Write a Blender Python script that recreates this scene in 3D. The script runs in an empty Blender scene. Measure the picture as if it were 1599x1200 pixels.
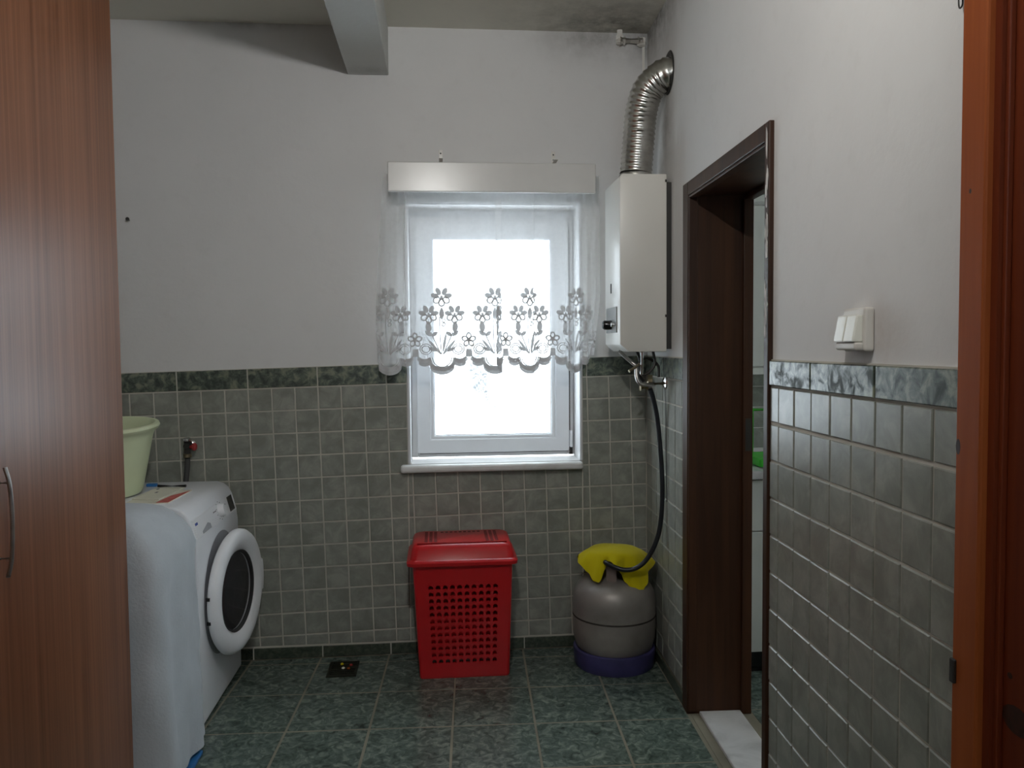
import bpy, bmesh, math, random
from mathutils import Vector, Matrix, noise

random.seed(7)
S = bpy.context.scene
PI = math.pi

# ------------------------------------------------------------------ camera
def cam_basis(yaw, pitch, roll):
    f = Vector((math.sin(yaw) * math.cos(pitch), math.cos(yaw) * math.cos(pitch), -math.sin(pitch)))
    r = Vector((math.cos(yaw), -math.sin(yaw), 0)); u = r.cross(f)
    return (r * math.cos(roll) + u * math.sin(roll), u * math.cos(roll) - r * math.sin(roll), f)
R_, U_, F_ = cam_basis(0.09098, 0.046746, -0.008777)
cd = bpy.data.cameras.new('camera'); cam = bpy.data.objects.new('camera', cd)
S.collection.objects.link(cam)
cd.sensor_width = 36; cd.lens = 1252.92 / 1599 * 36; cd.clip_start = 0.02
cam.matrix_world = Matrix(((R_.x, U_.x, -F_.x, 1.33106), (R_.y, U_.y, -F_.y, -3.59888), (R_.z, U_.z, -F_.z, 1.38245), (0, 0, 0, 1)))
S.camera = cam

# ------------------------------------------------------------------ world, lamp, exposure
W = bpy.data.worlds.new('overcast_sky'); S.world = W; W.use_nodes = True
bg = W.node_tree.nodes['Background']
bg.inputs[0].default_value = (0.86, 0.95, 1.0, 1); bg.inputs[1].default_value = 8.0
ld = bpy.data.lights.new('ceiling_lamp', 'AREA'); ld.shape = 'DISK'; ld.size = 0.045; ld.energy = 13.5; ld.color = (1.0, 0.985, 0.955)
lo = bpy.data.objects.new('ceiling_lamp', ld); S.collection.objects.link(lo); lo.location = (1.3, -2.7, 2.488); lo.rotation_euler = (math.radians(84), 0, 0)
S.view_settings.view_transform = 'Standard'; S.view_settings.look = 'None'
S.view_settings.gamma = 1; S.view_settings.use_curve_mapping = False
S.view_settings.exposure = -0.1

# ------------------------------------------------------------------ materials
def nt(name):
    m = bpy.data.materials.new(name); m.use_nodes = True
    t = m.node_tree; b = t.nodes['Principled BSDF']
    return m, t, b
def coords(t, scale=(1, 1, 1), per_object=False):
    g = t.nodes.new('ShaderNodeNewGeometry'); mp = t.nodes.new('ShaderNodeMapping')
    mp.inputs['Scale'].default_value = scale
    if per_object:
        oi = t.nodes.new('ShaderNodeObjectInfo'); mu = t.nodes.new('ShaderNodeMath'); mu.operation = 'MULTIPLY'; mu.inputs[1].default_value = 37.0
        va = t.nodes.new('ShaderNodeVectorMath'); va.operation = 'ADD'
        t.links.new(oi.outputs['Random'], mu.inputs[0]); t.links.new(g.outputs['Position'], va.inputs[0]); t.links.new(mu.outputs[0], va.inputs[1])
        t.links.new(va.outputs[0], mp.inputs['Vector'])
    else:
        t.links.new(g.outputs['Position'], mp.inputs['Vector'])
    return mp.outputs[0]
def noise_tex(t, vec, scale, detail=3, rough=0.5, dist=0.0):
    n = t.nodes.new('ShaderNodeTexNoise'); n.inputs['Scale'].default_value = scale; n.inputs['Detail'].default_value = detail
    n.inputs['Roughness'].default_value = rough; n.inputs['Distortion'].default_value = dist
    t.links.new(vec, n.inputs['Vector']); return n.outputs['Fac']
def ramp(t, fac, stops):
    r = t.nodes.new('ShaderNodeValToRGB'); e = r.color_ramp.elements
    while len(e) < len(stops): e.new(0.5)
    for k, (p, c) in enumerate(stops):
        e[k].position = p; e[k].color = (*c, 1) if len(c) == 3 else c
    t.links.new(fac, r.inputs['Fac']); return r.outputs['Color']
def mix(t, fac, a, b, mode='MIX'):
    n = t.nodes.new('ShaderNodeMix'); n.data_type = 'RGBA'; n.blend_type = mode
    for sock, v in ((n.inputs['Factor'], fac), (n.inputs['A'], a), (n.inputs['B'], b)):
        pass
    def put(i, v):
        if hasattr(v, 'is_output'): t.links.new(v, n.inputs[i])
        elif isinstance(v, (int, float)): n.inputs[i].default_value = v
        else: n.inputs[i].default_value = (*v, 1)
    put(0, fac); put(6, a); put(7, b)
    return n.outputs[2]
def bump(t, b, h, strength=0.2, dist=0.002):
    n = t.nodes.new('ShaderNodeBump'); n.inputs['Strength'].default_value = strength; n.inputs['Distance'].default_value = dist
    t.links.new(h, n.inputs['Height']); t.links.new(n.outputs['Normal'], b.inputs['Normal'])
def plain(name, col, rough=0.5, metal=0.0, spec=0.5, var=0.12, vs=8.0, bs=0.0, bscale=60, coat=0.0):
    m, t, b = nt(name)
    v = coords(t); f = noise_tex(t, v, vs, 4)
    c2 = tuple(max(0, x * (1 - var)) for x in col); c1 = tuple(min(1, x * (1 + var)) for x in col)
    t.links.new(ramp(t, f, [(0.3, c2), (0.7, c1)]), b.inputs['Base Color'])
    b.inputs['Roughness'].default_value = rough; b.inputs['Metallic'].default_value = metal
    b.inputs['Specular IOR Level'].default_value = spec; b.inputs['Coat Weight'].default_value = coat
    if bs: bump(t, b, noise_tex(t, v, bscale, 3), bs)
    return m
def wood(name, dark, light, rough=0.4, gscale=(60, 60, 2.2), knots=False, spec=0.5, lo_=0.35, hi_=0.68):
    m, t, b = nt(name)
    v = coords(t, gscale); f = noise_tex(t, v, 1.0, 5, 0.6, 0.6)
    v2 = coords(t, tuple(x * 0.22 for x in gscale)); f2 = noise_tex(t, v2, 1.0, 3, 0.5, 0.8)
    c = ramp(t, f, [(lo_, dark), (hi_, light)])
    c = mix(t, 0.5, c, ramp(t, f2, [(0.35, dark), (0.65, light)]))
    t.links.new(c, b.inputs['Base Color']); b.inputs['Roughness'].default_value = rough
    b.inputs['Specular IOR Level'].default_value = spec
    bump(t, b, f, 0.08, 0.001)
    return m

M = {}
def mk_plaster(name, col, stains):
    m, t, b = nt(name)
    v = coords(t); f = noise_tex(t, v, 1.6, 5, 0.6); f2 = noise_tex(t, v, 14, 4, 0.6)
    c = ramp(t, f, [(0.3, tuple(x * 0.93 for x in col)), (0.7, col)])
    c = mix(t, ramp(t, f2, [(0.55, (0, 0, 0)), (0.8, (0.10, 0.10, 0.10))]), c, (0.42, 0.40, 0.36))
    for (cx, cy, cz, sx, sy, sz, strength, scol) in stains:      # mould and soot blotches
        g = t.nodes.new('ShaderNodeNewGeometry'); mp = t.nodes.new('ShaderNodeMapping'); mp.vector_type = 'TEXTURE'
        mp.inputs['Location'].default_value = (cx, cy, cz); mp.inputs['Scale'].default_value = (sx, sy, sz)
        t.links.new(g.outputs['Position'], mp.inputs['Vector'])
        gr = t.nodes.new('ShaderNodeTexGradient'); gr.gradient_type = 'QUADRATIC_SPHERE'; t.links.new(mp.outputs[0], gr.inputs['Vector'])
        nz = noise_tex(t, coords(t), 9, 6, 0.7)
        mu = t.nodes.new('ShaderNodeMath'); mu.operation = 'MULTIPLY'
        t.links.new(gr.outputs['Fac'], mu.inputs[0]); t.links.new(ramp(t, nz, [(0.28, (0.15, 0.15, 0.15)), (0.62, (1, 1, 1))]), mu.inputs[1])
        mu2 = t.nodes.new('ShaderNodeMath'); mu2.operation = 'MULTIPLY'; mu2.use_clamp = True; mu2.inputs[1].default_value = strength
        t.links.new(mu.outputs[0], mu2.inputs[0])
        c = mix(t, mu2.outputs[0], c, scol)
    t.links.new(c, b.inputs['Base Color']); b.inputs['Roughness'].default_value = 0.75; b.inputs['Specular IOR Level'].default_value = 0.25
    bump(t, b, noise_tex(t, v, 35, 5, 0.6), 0.25, 0.004)
    return m
soot = (0.10, 0.095, 0.085)
M['plaster'] = mk_plaster('white_plaster', (0.74, 0.735, 0.73), [
    (2.05, 0.0, 2.76, 0.50, 0.3, 0.20, 0.8, (0.2, 0.19, 0.17)), (2.28, -0.2, 2.78, 0.2, 0.9, 0.30, 1.0, soot), (2.28, -0.35, 2.3, 0.12, 0.18, 0.45, 0.8, (0.25, 0.24, 0.22)),
    (0.55, 0.0, 2.79, 0.45, 0.2, 0.06, 0.9, soot), (2.20, -2.05, 1.40, 0.15, 0.22, 0.16, 0.5, (0.36, 0.26, 0.21)), (2.1, 0, 1.35, 0.5, .2, .1, .4, (0.4, .38, .33))])
M['ceiling'] = mk_plaster('ceiling_plaster', (0.76, 0.735, 0.65), [(2.1, -0.1, 2.78, 0.75, 0.55, 0.3, 1.1, (.2, .19, .165)), (1.9, -0.6, 2.78, 0.9, 0.6, 0.3, 0.5, (.25, .24, .2))])
M['beam'] = mk_plaster('beam_plaster', (0.70, 0.71, 0.69), [(1.05, -0.05, 2.57, 0.3, 0.2, 0.2, 0.35, soot)])
M['grey_plaster'] = mk_plaster('kitchen_plaster', (0.7, 0.7, 0.66), [])

def mk_tile(name, a, b_, c_, sc, rough, dist=0.5, detail=5, spec=0.5, per=True, lo_=0.30, hi_=0.70, lustre=False):
    m, t, b = nt(name)
    v = coords(t, per_object=per); f = noise_tex(t, v, sc, detail, 0.62, dist)
    t.links.new(ramp(t, f, [(lo_, a), ((lo_ + hi_) / 2, b_), (hi_, c_)]), b.inputs['Base Color'])
    b.inputs['Roughness'].default_value = rough; b.inputs['Specular IOR Level'].default_value = spec
    bump(t, b, noise_tex(t, v, 9, 2), 0.03 if lustre else 0.12, 0.004)
    if lustre: t.links.new(ramp(t, f, [(0.36, (0.62, 0.62, 0.62)), (0.50, (rough,) * 3)]), b.inputs['Roughness'])
    return m
M['tile'] = mk_tile('grey_green_wall_tile', (0.225, 0.235, 0.205), (0.275, 0.285, 0.25), (0.345, 0.352, 0.312), 13, 0.30, lo_=0.36, hi_=0.64)
M['border'] = mk_tile('green_marble_border_tile', (0.03, 0.045, 0.034), (0.10, 0.125, 0.10), (0.24, 0.26, 0.19), 30, 0.30, 0.5, 7, spec=0.8, lustre=True, lo_=0.40, hi_=0.62)
M['floor_tile'] = mk_tile('green_marble_floor_tile', (0.030, 0.048, 0.040), (0.10, 0.135, 0.115), (0.25, 0.29, 0.25), 26, 0.24, 1.2, 8, lo_=0.32, hi_=0.70)
M['skirt_tile'] = mk_tile('dark_green_skirting_tile', (0.02, 0.032, 0.024), (0.06, 0.075, 0.055), (0.11, 0.125, 0.09), 34, 0.3, 1.2, 7)
M['grout'] = plain('cement_grout', (0.56, 0.535, 0.475), 0.9, spec=0.2, var=0.15, vs=3)
M['floor_grout'] = plain('beige_floor_grout', (0.21, 0.195, 0.15), 0.9, spec=0.2, var=0.25, vs=4)
M['marble'] = mk_tile('pale_marble', (0.42, 0.42, 0.42), (0.60, 0.60, 0.60), (0.68, 0.68, 0.68), 5, 0.3, 1.5, 5, per=False)
M['sill'] = mk_tile('white_marble_sill', (0.62, 0.62, 0.60), (0.72, 0.72, 0.71), (0.78, 0.78, 0.77), 6, 0.28, 1.0, 4, per=False)
M['pvc'] = plain('white_pvc', (0.74, 0.75, 0.77), 0.35, var=0.03)
M['gasket'] = plain('black_rubber', (0.02, 0.02, 0.02), 0.6)
M['dark_strip'] = plain('dark_frame_strip', (0.06, 0.055, 0.05), 0.9)
M['valance'] = plain('white_laminate', (0.63, 0.62, 0.60), 0.25, var=0.03)
M['wardrobe'] = wood('reddish_wardrobe_veneer', (0.135, 0.046, 0.018), (0.285, 0.116, 0.056), 0.34, (70, 70, 1.0), spec=0.62, lo_=0.38, hi_=0.62)
M['pine'] = wood('orange_pine', (0.25, 0.055, 0.012), (0.39, 0.100, 0.024), 0.6, (45, 45, 1.5), spec=0.2)
M['pine_dark'] = wood('red_pine_panel', (0.12, 0.020, 0.006), (0.19, 0.036, 0.010), 0.5, (40, 40, 1.2), spec=0.25)
M['knot'] = plain('pine_knot', (0.035, 0.012, 0.006), 0.5, var=0.4, vs=60)
M['jamb'] = wood('walnut_stained_jamb', (0.020, 0.008, 0.004), (0.075, 0.030, 0.013), 0.45, (28, 28, 1.3), spec=0.3)
M['chip'] = plain('paint_smear', (0.72, 0.70, 0.67), 0.8, var=0.2, vs=40)
M['white_enamel'] = plain('white_enamel', (0.80, 0.82, 0.86), 0.28, var=0.02)
M['white_plastic'] = plain('white_plastic', (0.84, 0.85, 0.88), 0.3, var=0.02)
M['grey_print'] = plain('grey_print', (0.12, 0.12, 0.14), 0.5)
M['blue_print'] = plain('blue_print', (0.03, 0.06, 0.28), 0.5)
M['black'] = plain('black_gloss', (0.008, 0.008, 0.009), 0.15)
M['drawer_grey'] = plain('grey_recess', (0.33, 0.34, 0.37), 0.4)
M['heater'] = plain('cream_enamel', (0.74, 0.72, 0.67), 0.32, var=0.03, vs=3)
M['steel'] = plain('brushed_steel', (0.45, 0.44, 0.42), 0.32, 1.0, var=0.2, vs=30)
M['dark_metal'] = plain('dark_metal', (0.06, 0.058, 0.055), 0.5, 0.7)
M['brass'] = plain('dull_brass', (0.36, 0.30, 0.20), 0.35, 1.0, var=0.25, vs=40)
M['chrome'] = plain('chrome', (0.75, 0.75, 0.76), 0.12, 1.0, var=0.05)
M['alu'] = plain('ribbed_aluminium', (0.56, 0.55, 0.52), 0.26, 1.0, var=0.18, vs=25, bs=0.15, bscale=50)
M['gas'] = plain('worn_grey_paint', (0.30, 0.275, 0.255), 0.42, 0.35, var=0.25, vs=7, bs=0.1, bscale=30)
M['gas_blue'] = plain('violet_blue_paint', (0.055, 0.050, 0.155), 0.45, var=0.3, vs=9)
M['gas_seam'] = plain('rusty_seam', (0.035, 0.028, 0.024), 0.7, var=0.5, vs=30)
M['pinkish'] = plain('bare_grey_metal', (0.28, 0.22, 0.20), 0.5, 0.3)
M['red'] = plain('red_plastic', (0.52, 0.008, 0.012), 0.30, var=0.06, coat=0.1)
M['hose'] = plain('black_hose', (0.010, 0.012, 0.016), 0.4)
M['grey_hose'] = plain('grey_hose', (0.07, 0.07, 0.07), 0.5)
M['redknob'] = plain('red_tap_knob', (0.42, 0.05, 0.05), 0.15)
M['switch'] = plain('ivory_switch', (0.62, 0.59, 0.54), 0.35, var=0.04)
M['rocker'] = plain('ivory_rocker', (0.80, 0.79, 0.71), 0.22, var=0.04)
M['switch_side'] = plain('shaded_switch_side', (0.22, 0.17, 0.14), 0.6, var=0.2)  # switch tone darkened for the box's shaded side, not assigned
M['basin'] = plain('pale_green_plastic', (0.68, 0.75, 0.50), 0.35, var=0.04)
M['blue_plastic'] = plain('blue_plastic', (0.03, 0.16, 0.42), 0.4)
M['paper'] = plain('cream_paper', (0.72, 0.70, 0.60), 0.8, var=0.06)
M['red_print'] = plain('red_print', (0.55, 0.12, 0.10), 0.6, var=0.3, vs=60)
M['green_plastic'] = plain('bright_green_plastic', (0.06, 0.55, 0.04), 0.4)
M['cabinet'] = plain('white_cabinet', (0.62, 0.63, 0.59), 0.4, var=0.03)
M['counter'] = plain('grey_counter', (0.55, 0.55, 0.55), 0.35, var=0.1, vs=40)
M['drain'] = plain('rusty_drain', (0.022, 0.024, 0.014), 0.5, 0.5, var=0.6, vs=30)

def cloth_mat(name, col, rough=0.9, tr=0.25, bscale=300, bs=0.2):
    m, t, b = nt(name)
    v = coords(t); f = noise_tex(t, v, 5, 4)
    c = ramp(t, f, [(0.3, tuple(x * 0.88 for x in col)), (0.7, col)])
    t.links.new(c, b.inputs['Base Color']); b.inputs['Roughness'].default_value = rough; b.inputs['Specular IOR Level'].default_value = 0.1
    b.inputs['Sheen Weight'].default_value = 0.15
    bump(t, b, noise_tex(t, v, bscale, 2), bs, 0.002)
    return m
M['yellow_cloth'] = cloth_mat('yellow_cleaning_cloth', (0.60, 0.50, 0.008))
M['towel'] = cloth_mat('white_terry_cloth', (0.52, 0.565, 0.61), bscale=110, bs=0.8)

def sheer_mat(name, transp, trans, col=(0.95, 0.95, 0.96)):
    m = bpy.data.materials.new(name); m.use_nodes = True; t = m.node_tree
    t.nodes.clear(); out = t.nodes.new('ShaderNodeOutputMaterial')
    tp = t.nodes.new('ShaderNodeBsdfTransparent'); tl = t.nodes.new('ShaderNodeBsdfTranslucent'); df = t.nodes.new('ShaderNodeBsdfDiffuse')
    w = noise_tex(t, coords(t), 60, 3)
    c = ramp(t, w, [(0.3, tuple(x * 0.94 for x in col)), (0.7, col)])
    t.links.new(c, tl.inputs['Color']); t.links.new(c, df.inputs['Color'])
    m1 = t.nodes.new('ShaderNodeMixShader'); m1.inputs[0].default_value = trans
    t.links.new(df.outputs[0], m1.inputs[1]); t.links.new(tl.outputs[0], m1.inputs[2])
    m2 = t.nodes.new('ShaderNodeMixShader'); m2.inputs[0].default_value = transp
    t.links.new(m1.outputs[0], m2.inputs[1]); t.links.new(tp.outputs[0], m2.inputs[2])
    t.links.new(m2.outputs[0], out.inputs['Surface'])
    return m
M['sheer'] = sheer_mat('sheer_voile', 0.665, 0.22, (0.88, 0.88, 0.88))
M['lace'] = sheer_mat('dense_lace', 0.015, 0.10, (0.60, 0.60, 0.61))
M['lace_light'] = sheer_mat('light_lace', 0.0, 0.10, (0.66, 0.66, 0.67))

def glass_frosted():
    m = bpy.data.materials.new('pebbled_frosted_glass'); m.use_nodes = True; t = m.node_tree
    t.nodes.clear(); out = t.nodes.new('ShaderNodeOutputMaterial')
    v = coords(t)
    vor = t.nodes.new('ShaderNodeTexVoronoi'); vor.inputs['Scale'].default_value = 110; t.links.new(v, vor.inputs['Vector'])
    big = noise_tex(t, coords(t, (5.5, 1, 1.5)), 1.0, 4, 0.6, 0.4)
    peb = ramp(t, vor.outputs['Distance'], [(0.1, (1, 1, 1)), (0.7, (0.05, 0.055, 0.06))])
    area = ramp(t, big, [(0.52, (0, 0, 0)), (0.66, (1, 1, 1))])
    c = mix(t, area, (0.96, 0.98, 1.0), peb)
    tp = t.nodes.new('ShaderNodeBsdfTransparent'); t.links.new(c, tp.inputs['Color'])
    tl = t.nodes.new('ShaderNodeBsdfTranslucent'); tl.inputs['Color'].default_value = (0.9, 0.93, 0.95, 1)
    gl = t.nodes.new('ShaderNodeBsdfGlossy'); gl.inputs['Roughness'].default_value = 0.25
    m1 = t.nodes.new('ShaderNodeMixShader'); m1.inputs[0].default_value = 0.22
    t.links.new(tp.outputs[0], m1.inputs[1]); t.links.new(tl.outputs[0], m1.inputs[2])
    m2 = t.nodes.new('ShaderNodeMixShader'); m2.inputs[0].default_value = 0.04
    t.links.new(m1.outputs[0], m2.inputs[1]); t.links.new(gl.outputs[0], m2.inputs[2])
    t.links.new(m2.outputs[0], out.inputs['Surface'])
    return m
M['pane'] = glass_frosted()
def glass_dark():
    m, t, b = nt('washer_door_glass')
    f = noise_tex(t, coords(t), 20, 2)
    t.links.new(ramp(t, f, [(0.3, (0.02, 0.02, 0.025)), (0.7, (0.05, 0.05, 0.06))]), b.inputs['Base Color'])
    b.inputs['Roughness'].default_value = 0.06; b.inputs['Alpha'].default_value = 0.55
    return m
M['door_glass'] = glass_dark()

# ------------------------------------------------------------------ mesh helpers
BASE = {}
def new_obj(name, V, F, mat, parent=None, smooth=False, autos=None, base=None):
    """one mesh object; V in world coordinates"""
    V = [Vector(v) for v in V]
    if parent is not None: b = BASE[parent.name]
    else:
        if base is None:
            lo_ = [min(v[k] for v in V) for k in range(3)]; hi_ = [max(v[k] for v in V) for k in range(3)]
            base = Vector(((lo_[0] + hi_[0]) / 2, (lo_[1] + hi_[1]) / 2, lo_[2]))
        b = Vector(base)
    me = bpy.data.meshes.new(name); me.from_pydata([v - b for v in V], [], F)
    bm = bmesh.new(); bm.from_mesh(me); bmesh.ops.recalc_face_normals(bm, faces=bm.faces); bm.to_mesh(me); bm.free()
    if smooth:
        me.polygons.foreach_set('use_smooth', [True] * len(me.polygons))
        if autos is not None: me.set_sharp_from_angle(angle=math.radians(autos))
    me.materials.append(mat); me.update()
    o = bpy.data.objects.new(name, me); S.collection.objects.link(o)
    if parent is None: o.location = b
    else: o.parent = parent
    BASE[o.name] = b
    return o
def thing(name, loc, label, cat, group=None):
    o = bpy.data.objects.new(name, None); S.collection.objects.link(o); o.location = loc; o.empty_display_size = 0.05
    BASE[o.name] = Vector(loc); return tag(o, label, cat, group)
def tag(o, label=None, cat=None, group=None, kind=None):
    if label: o['label'] = label
    if cat: o['category'] = cat
    if group: o['group'] = group
    if kind: o['kind'] = kind
    return o
def structure(o, label=None):
    o['kind'] = 'structure'
    if label: o['label'] = label
    return o
def join(*parts):
    V, F = [], []
    for v, f in parts:
        n = len(V); V += list(v); F += [tuple(i + n for i in q) for q in f]
    return V, F
def box(x0, x1, y0, y1, z0, z1, bev=0.0, seg=2):
    V = [(x, y, z) for x in (x0, x1) for y in (y0, y1) for z in (z0, z1)]
    F = [(0, 1, 3, 2), (4, 6, 7, 5), (0, 4, 5, 1), (2, 3, 7, 6), (0, 2, 6, 4), (1, 5, 7, 3)]
    if not bev: return V, F
    return bevel(V, F, bev, seg)
def bevel(V, F, w, seg=2, angle=30):
    bm = bmesh.new(); vs = [bm.verts.new(v) for v in V]
    for f in F:
        try: bm.faces.new([vs[i] for i in f])
        except ValueError: pass
    bmesh.ops.recalc_face_normals(bm, faces=bm.faces)
    es = [e for e in bm.edges if len(e.link_faces) == 2 and e.calc_face_angle() > math.radians(angle)]
    bmesh.ops.bevel(bm, geom=es, offset=w, segments=seg, profile=0.5, affect='EDGES', clamp_overlap=True)
    bm.verts.index_update()
    out = ([tuple(v.co) for v in bm.verts], [tuple(v.index for v in f.verts) for f in bm.faces]); bm.free()
    return out
def frame_axes(d):
    d = d.normalized(); a = Vector((0, 0, 1)) if abs(d.z) < 0.9 else Vector((0, 1, 0))
    x = d.cross(a).normalized(); return x, x.cross(d).normalized()
def tube(path, r, n=10, cap=True, closed=False):
    P = [Vector(p) for p in path]; V, F = [], []
    x = None
    for i, p in enumerate(P):
        d = (P[min(i + 1, len(P) - 1)] - P[max(i - 1, 0)]) if not closed else (P[(i + 1) % len(P)] - P[i - 1])
        d.normalize()
        if x is None: x, y = frame_axes(d)
        else:
            x = (x - d * x.dot(d)).normalized(); y = d.cross(x)
        rr = r[i] if isinstance(r, (list, tuple)) else r
        for k in range(n):
            a = 2 * PI * k / n; V.append(p + (x * math.cos(a) + y * math.sin(a)) * rr)
    m = len(P) if closed else len(P) - 1
    for i in range(m):
        j = (i + 1) % len(P)
        for k in range(n):
            F.append((i * n + k, i * n + (k + 1) % n, j * n + (k + 1) % n, j * n + k))
    if cap and not closed:
        F.append(tuple(range(n))[::-1]); F.append(tuple(range((len(P) - 1) * n, len(P) * n)))
    return V, F
def lathe(prof, c, axis='z', n=32, a0=0.0, a1=2 * PI):
    """prof: list of (radius, height along axis)"""
    V, F = [], []; full = abs(a1 - a0 - 2 * PI) < 1e-6; m = n if full else n + 1
    for (r, h) in prof:
        for k in range(m):
            a = a0 + (a1 - a0) * k / n; p, q = r * math.cos(a), r * math.sin(a)
            if axis == 'z': V.append((c[0] + p, c[1] + q, c[2] + h))
            elif axis == 'x': V.append((c[0] + h, c[1] + p, c[2] + q))
            else: V.append((c[0] + p, c[1] + h, c[2] + q))
    for i in range(len(prof) - 1):
        for k in range(n):
            F.append((i * m + k, i * m + (k + 1) % m, (i + 1) * m + (k + 1) % m, (i + 1) * m + k))
    if full and prof[0][0] < 1e-4 or full and prof[-1][0] < 1e-4:
        bm = bmesh.new(); vs = [bm.verts.new(v) for v in V]
        for f in F: bm.faces.new([vs[i] for i in f])
        bmesh.ops.remove_doubles(bm, verts=bm.verts, dist=1e-5); bm.verts.index_update()
        V = [tuple(v.co) for v in bm.verts]; F = [tuple(v.index for v in f.verts) for f in bm.faces]; bm.free()
    return V, F
def spline(pts, n=12):
    P = [Vector(p) for p in pts]; P = [P[0] * 2 - P[1]] + P + [P[-1] * 2 - P[-2]]; out = []
    for i in range(1, len(P) - 2):
        for k in range(n):
            t = k / n; a, b, c, d = P[i - 1], P[i], P[i + 1], P[i + 2]
            out.append(0.5 * ((2 * b) + (c - a) * t + (2 * a - 5 * b + 4 * c - d) * t * t + (3 * b - a - 3 * c + d) * t ** 3))
    out.append(P[-2]); return out

# right wall frame: s runs from the back corner towards the camera, off is proud of the wall into the room
XC, ANG = 2.282758, -0.039427
TX, TY = math.sin(ANG), -math.cos(ANG); NX, NY = math.cos(ANG), math.sin(ANG)
def RW(s, z, off=0.0): return (XC + TX * s - NX * off, TY * s - NY * off, z)
def rw(vf): return [RW(s, z, o) for (s, o, z) in vf[0]], vf[1]
def rbox(s0, s1, o0, o1, z0, z1, bev=0.0, seg=2): return rw(box(s0, s1, o0, o1, z0, z1, bev, seg))

# ------------------------------------------------------------------ room shell
H = 2.78
ox0, ox1, oz0, oz1 = 1.203, 1.966, 0.862, 2.018       # window opening in the back wall
wall_back = structure(new_obj('wall_back', *join(
    box(-0.35, ox0, 0, 0.3, 0, H), box(ox1, 2.52, 0, 0.3, 0, H), box(ox0, ox1, 0, 0.3, oz1, H), box(ox0, ox1, 0, 0.3, 0, oz0 - 0.035)),
    M['plaster'], base=(0, 0, 0)))
ds0, ds1, dz1 = 0.700, 1.500, 1.932                  # kitchen doorway in the right wall
es0, es1, ez1 = 2.44, 3.30, 2.02                     # pine door further along
wall_right = structure(new_obj('wall_right', *join(
    rbox(0, ds0, -0.225, 0, 0, H), rbox(ds0, ds1, -0.225, 0, dz1, H), rbox(ds1, es0, -0.225, 0, 0, H), rbox(es0, es1, -0.2, 0, ez1, H), rbox(es1, 4.5, -0.2, 0, 0, H)),
    M['plaster'], base=(0, 0, 0)))
structure(new_obj('wall_left', *box(-0.35, -0.2, -4.5, 0, 0, H), M['plaster'], base=(0, 0, 0)))
structure(new_obj('wall_front', *join(box(-0.35, 1.45, -4.6, -4.45, 0, H), box(2.05, 2.3, -4.6, -4.45, 0, H), box(1.45, 2.05, -4.6, -4.45, 0, 1.85), box(1.45, 2.05, -4.6, -4.45, 2.5, H)), M['plaster'], base=(0, 0, 0)))
structure(new_obj('fill_window', *join(box(1.45, 1.485, -4.55, -4.5, 1.85, 2.5), box(2.015, 2.05, -4.55, -4.5, 1.85, 2.5), box(1.485, 2.015, -4.55, -4.5, 1.85, 1.885), box(1.485, 2.015, -4.55, -4.5, 2.465, 2.5)), M['pvc'], base=(1.75, -4.52, 1.85)), 'unseen high window opening added behind for fill light')  # unseen opening added to bring fill daylight onto the back wall
structure(new_obj('ceiling', *box(-0.35, 2.5, -4.6, 0.3, H, H + 0.15), M['ceiling'], base=(0, 0, 0)))
structure(new_obj('trim_1', *box(0.954, 1.13, -4.45, 0, 2.571, H, 0.004), M['beam'], base=(0, 0, 0)), 'white plastered ceiling beam running from the back wall')

# ---- tiles
J = 0.0028; BEVT = 0.0022
def inset_poly(P, d):
    n = len(P); out = []
    area = sum(P[i][0] * P[(i + 1) % n][1] - P[(i + 1) % n][0] * P[i][1] for i in range(n))
    sgn = 1 if area > 0 else -1
    for i in range(n):
        a, b, c = Vector(P[i - 1]), Vector(P[i]), Vector(P[(i + 1) % n])
        e1 = (b - a).normalized(); e2 = (c - b).normalized()
        n1 = Vector((-e1.y, e1.x)) * sgn; n2 = Vector((-e2.y, e2.x)) * sgn
        m = n1 + n2
        if m.length < 1e-6: out.append(tuple(b + n1 * d)); continue
        m.normalize(); k = d / max(0.3, m.dot(n1)); out.append(tuple(b + m * k))
    return out
def clip(P, nx, ny, d):
    """keep the side nx*x+ny*y<=d"""
    out = []
    for i in range(len(P)):
        a, b = P[i], P[(i + 1) % len(P)]; da = nx * a[0] + ny * a[1] - d; db = nx * b[0] + ny * b[1] - d
        if da <= 0: out.append(a)
        if da * db < 0:
            t = da / (da - db); out.append((a[0] + (b[0] - a[0]) * t, a[1] + (b[1] - a[1]) * t))
    q = []
    for p in out:
        if not q or (abs(p[0] - q[-1][0]) + abs(p[1] - q[-1][1])) > 1e-5: q.append(p)
    if len(q) > 1 and abs(q[0][0] - q[-1][0]) + abs(q[0][1] - q[-1][1]) < 1e-5: q.pop()
    return q
def ext(P):
    return max(p[0] for p in P) - min(p[0] for p in P), max(p[1] for p in P) - min(p[1] for p in P)
def slab(P, h0, h1, mapf, joint=J):
    """tile prism with a chamfered face over the 2D polygon P; mapf(u,v,h)->world"""
    A = inset_poly(P, joint); B = inset_poly(P, joint + BEVT); n = len(A)
    V = [mapf(*p, h0) for p in A] + [mapf(*p, h1 - BEVT) for p in A] + [mapf(*p, h1) for p in B]
    F = [(i, (i + 1) % n, n + (i + 1) % n, n + i) for i in range(n)]
    F += [(n + i, n + (i + 1) % n, 2 * n + (i + 1) % n, 2 * n + i) for i in range(n)] + [tuple(range(2 * n, 3 * n))]
    return V, F
GAM, ZP, Z0 = 0.023884, 0.100351, 1.220637
cg, sg = math.cos(GAM), math.sin(GAM)
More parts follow.
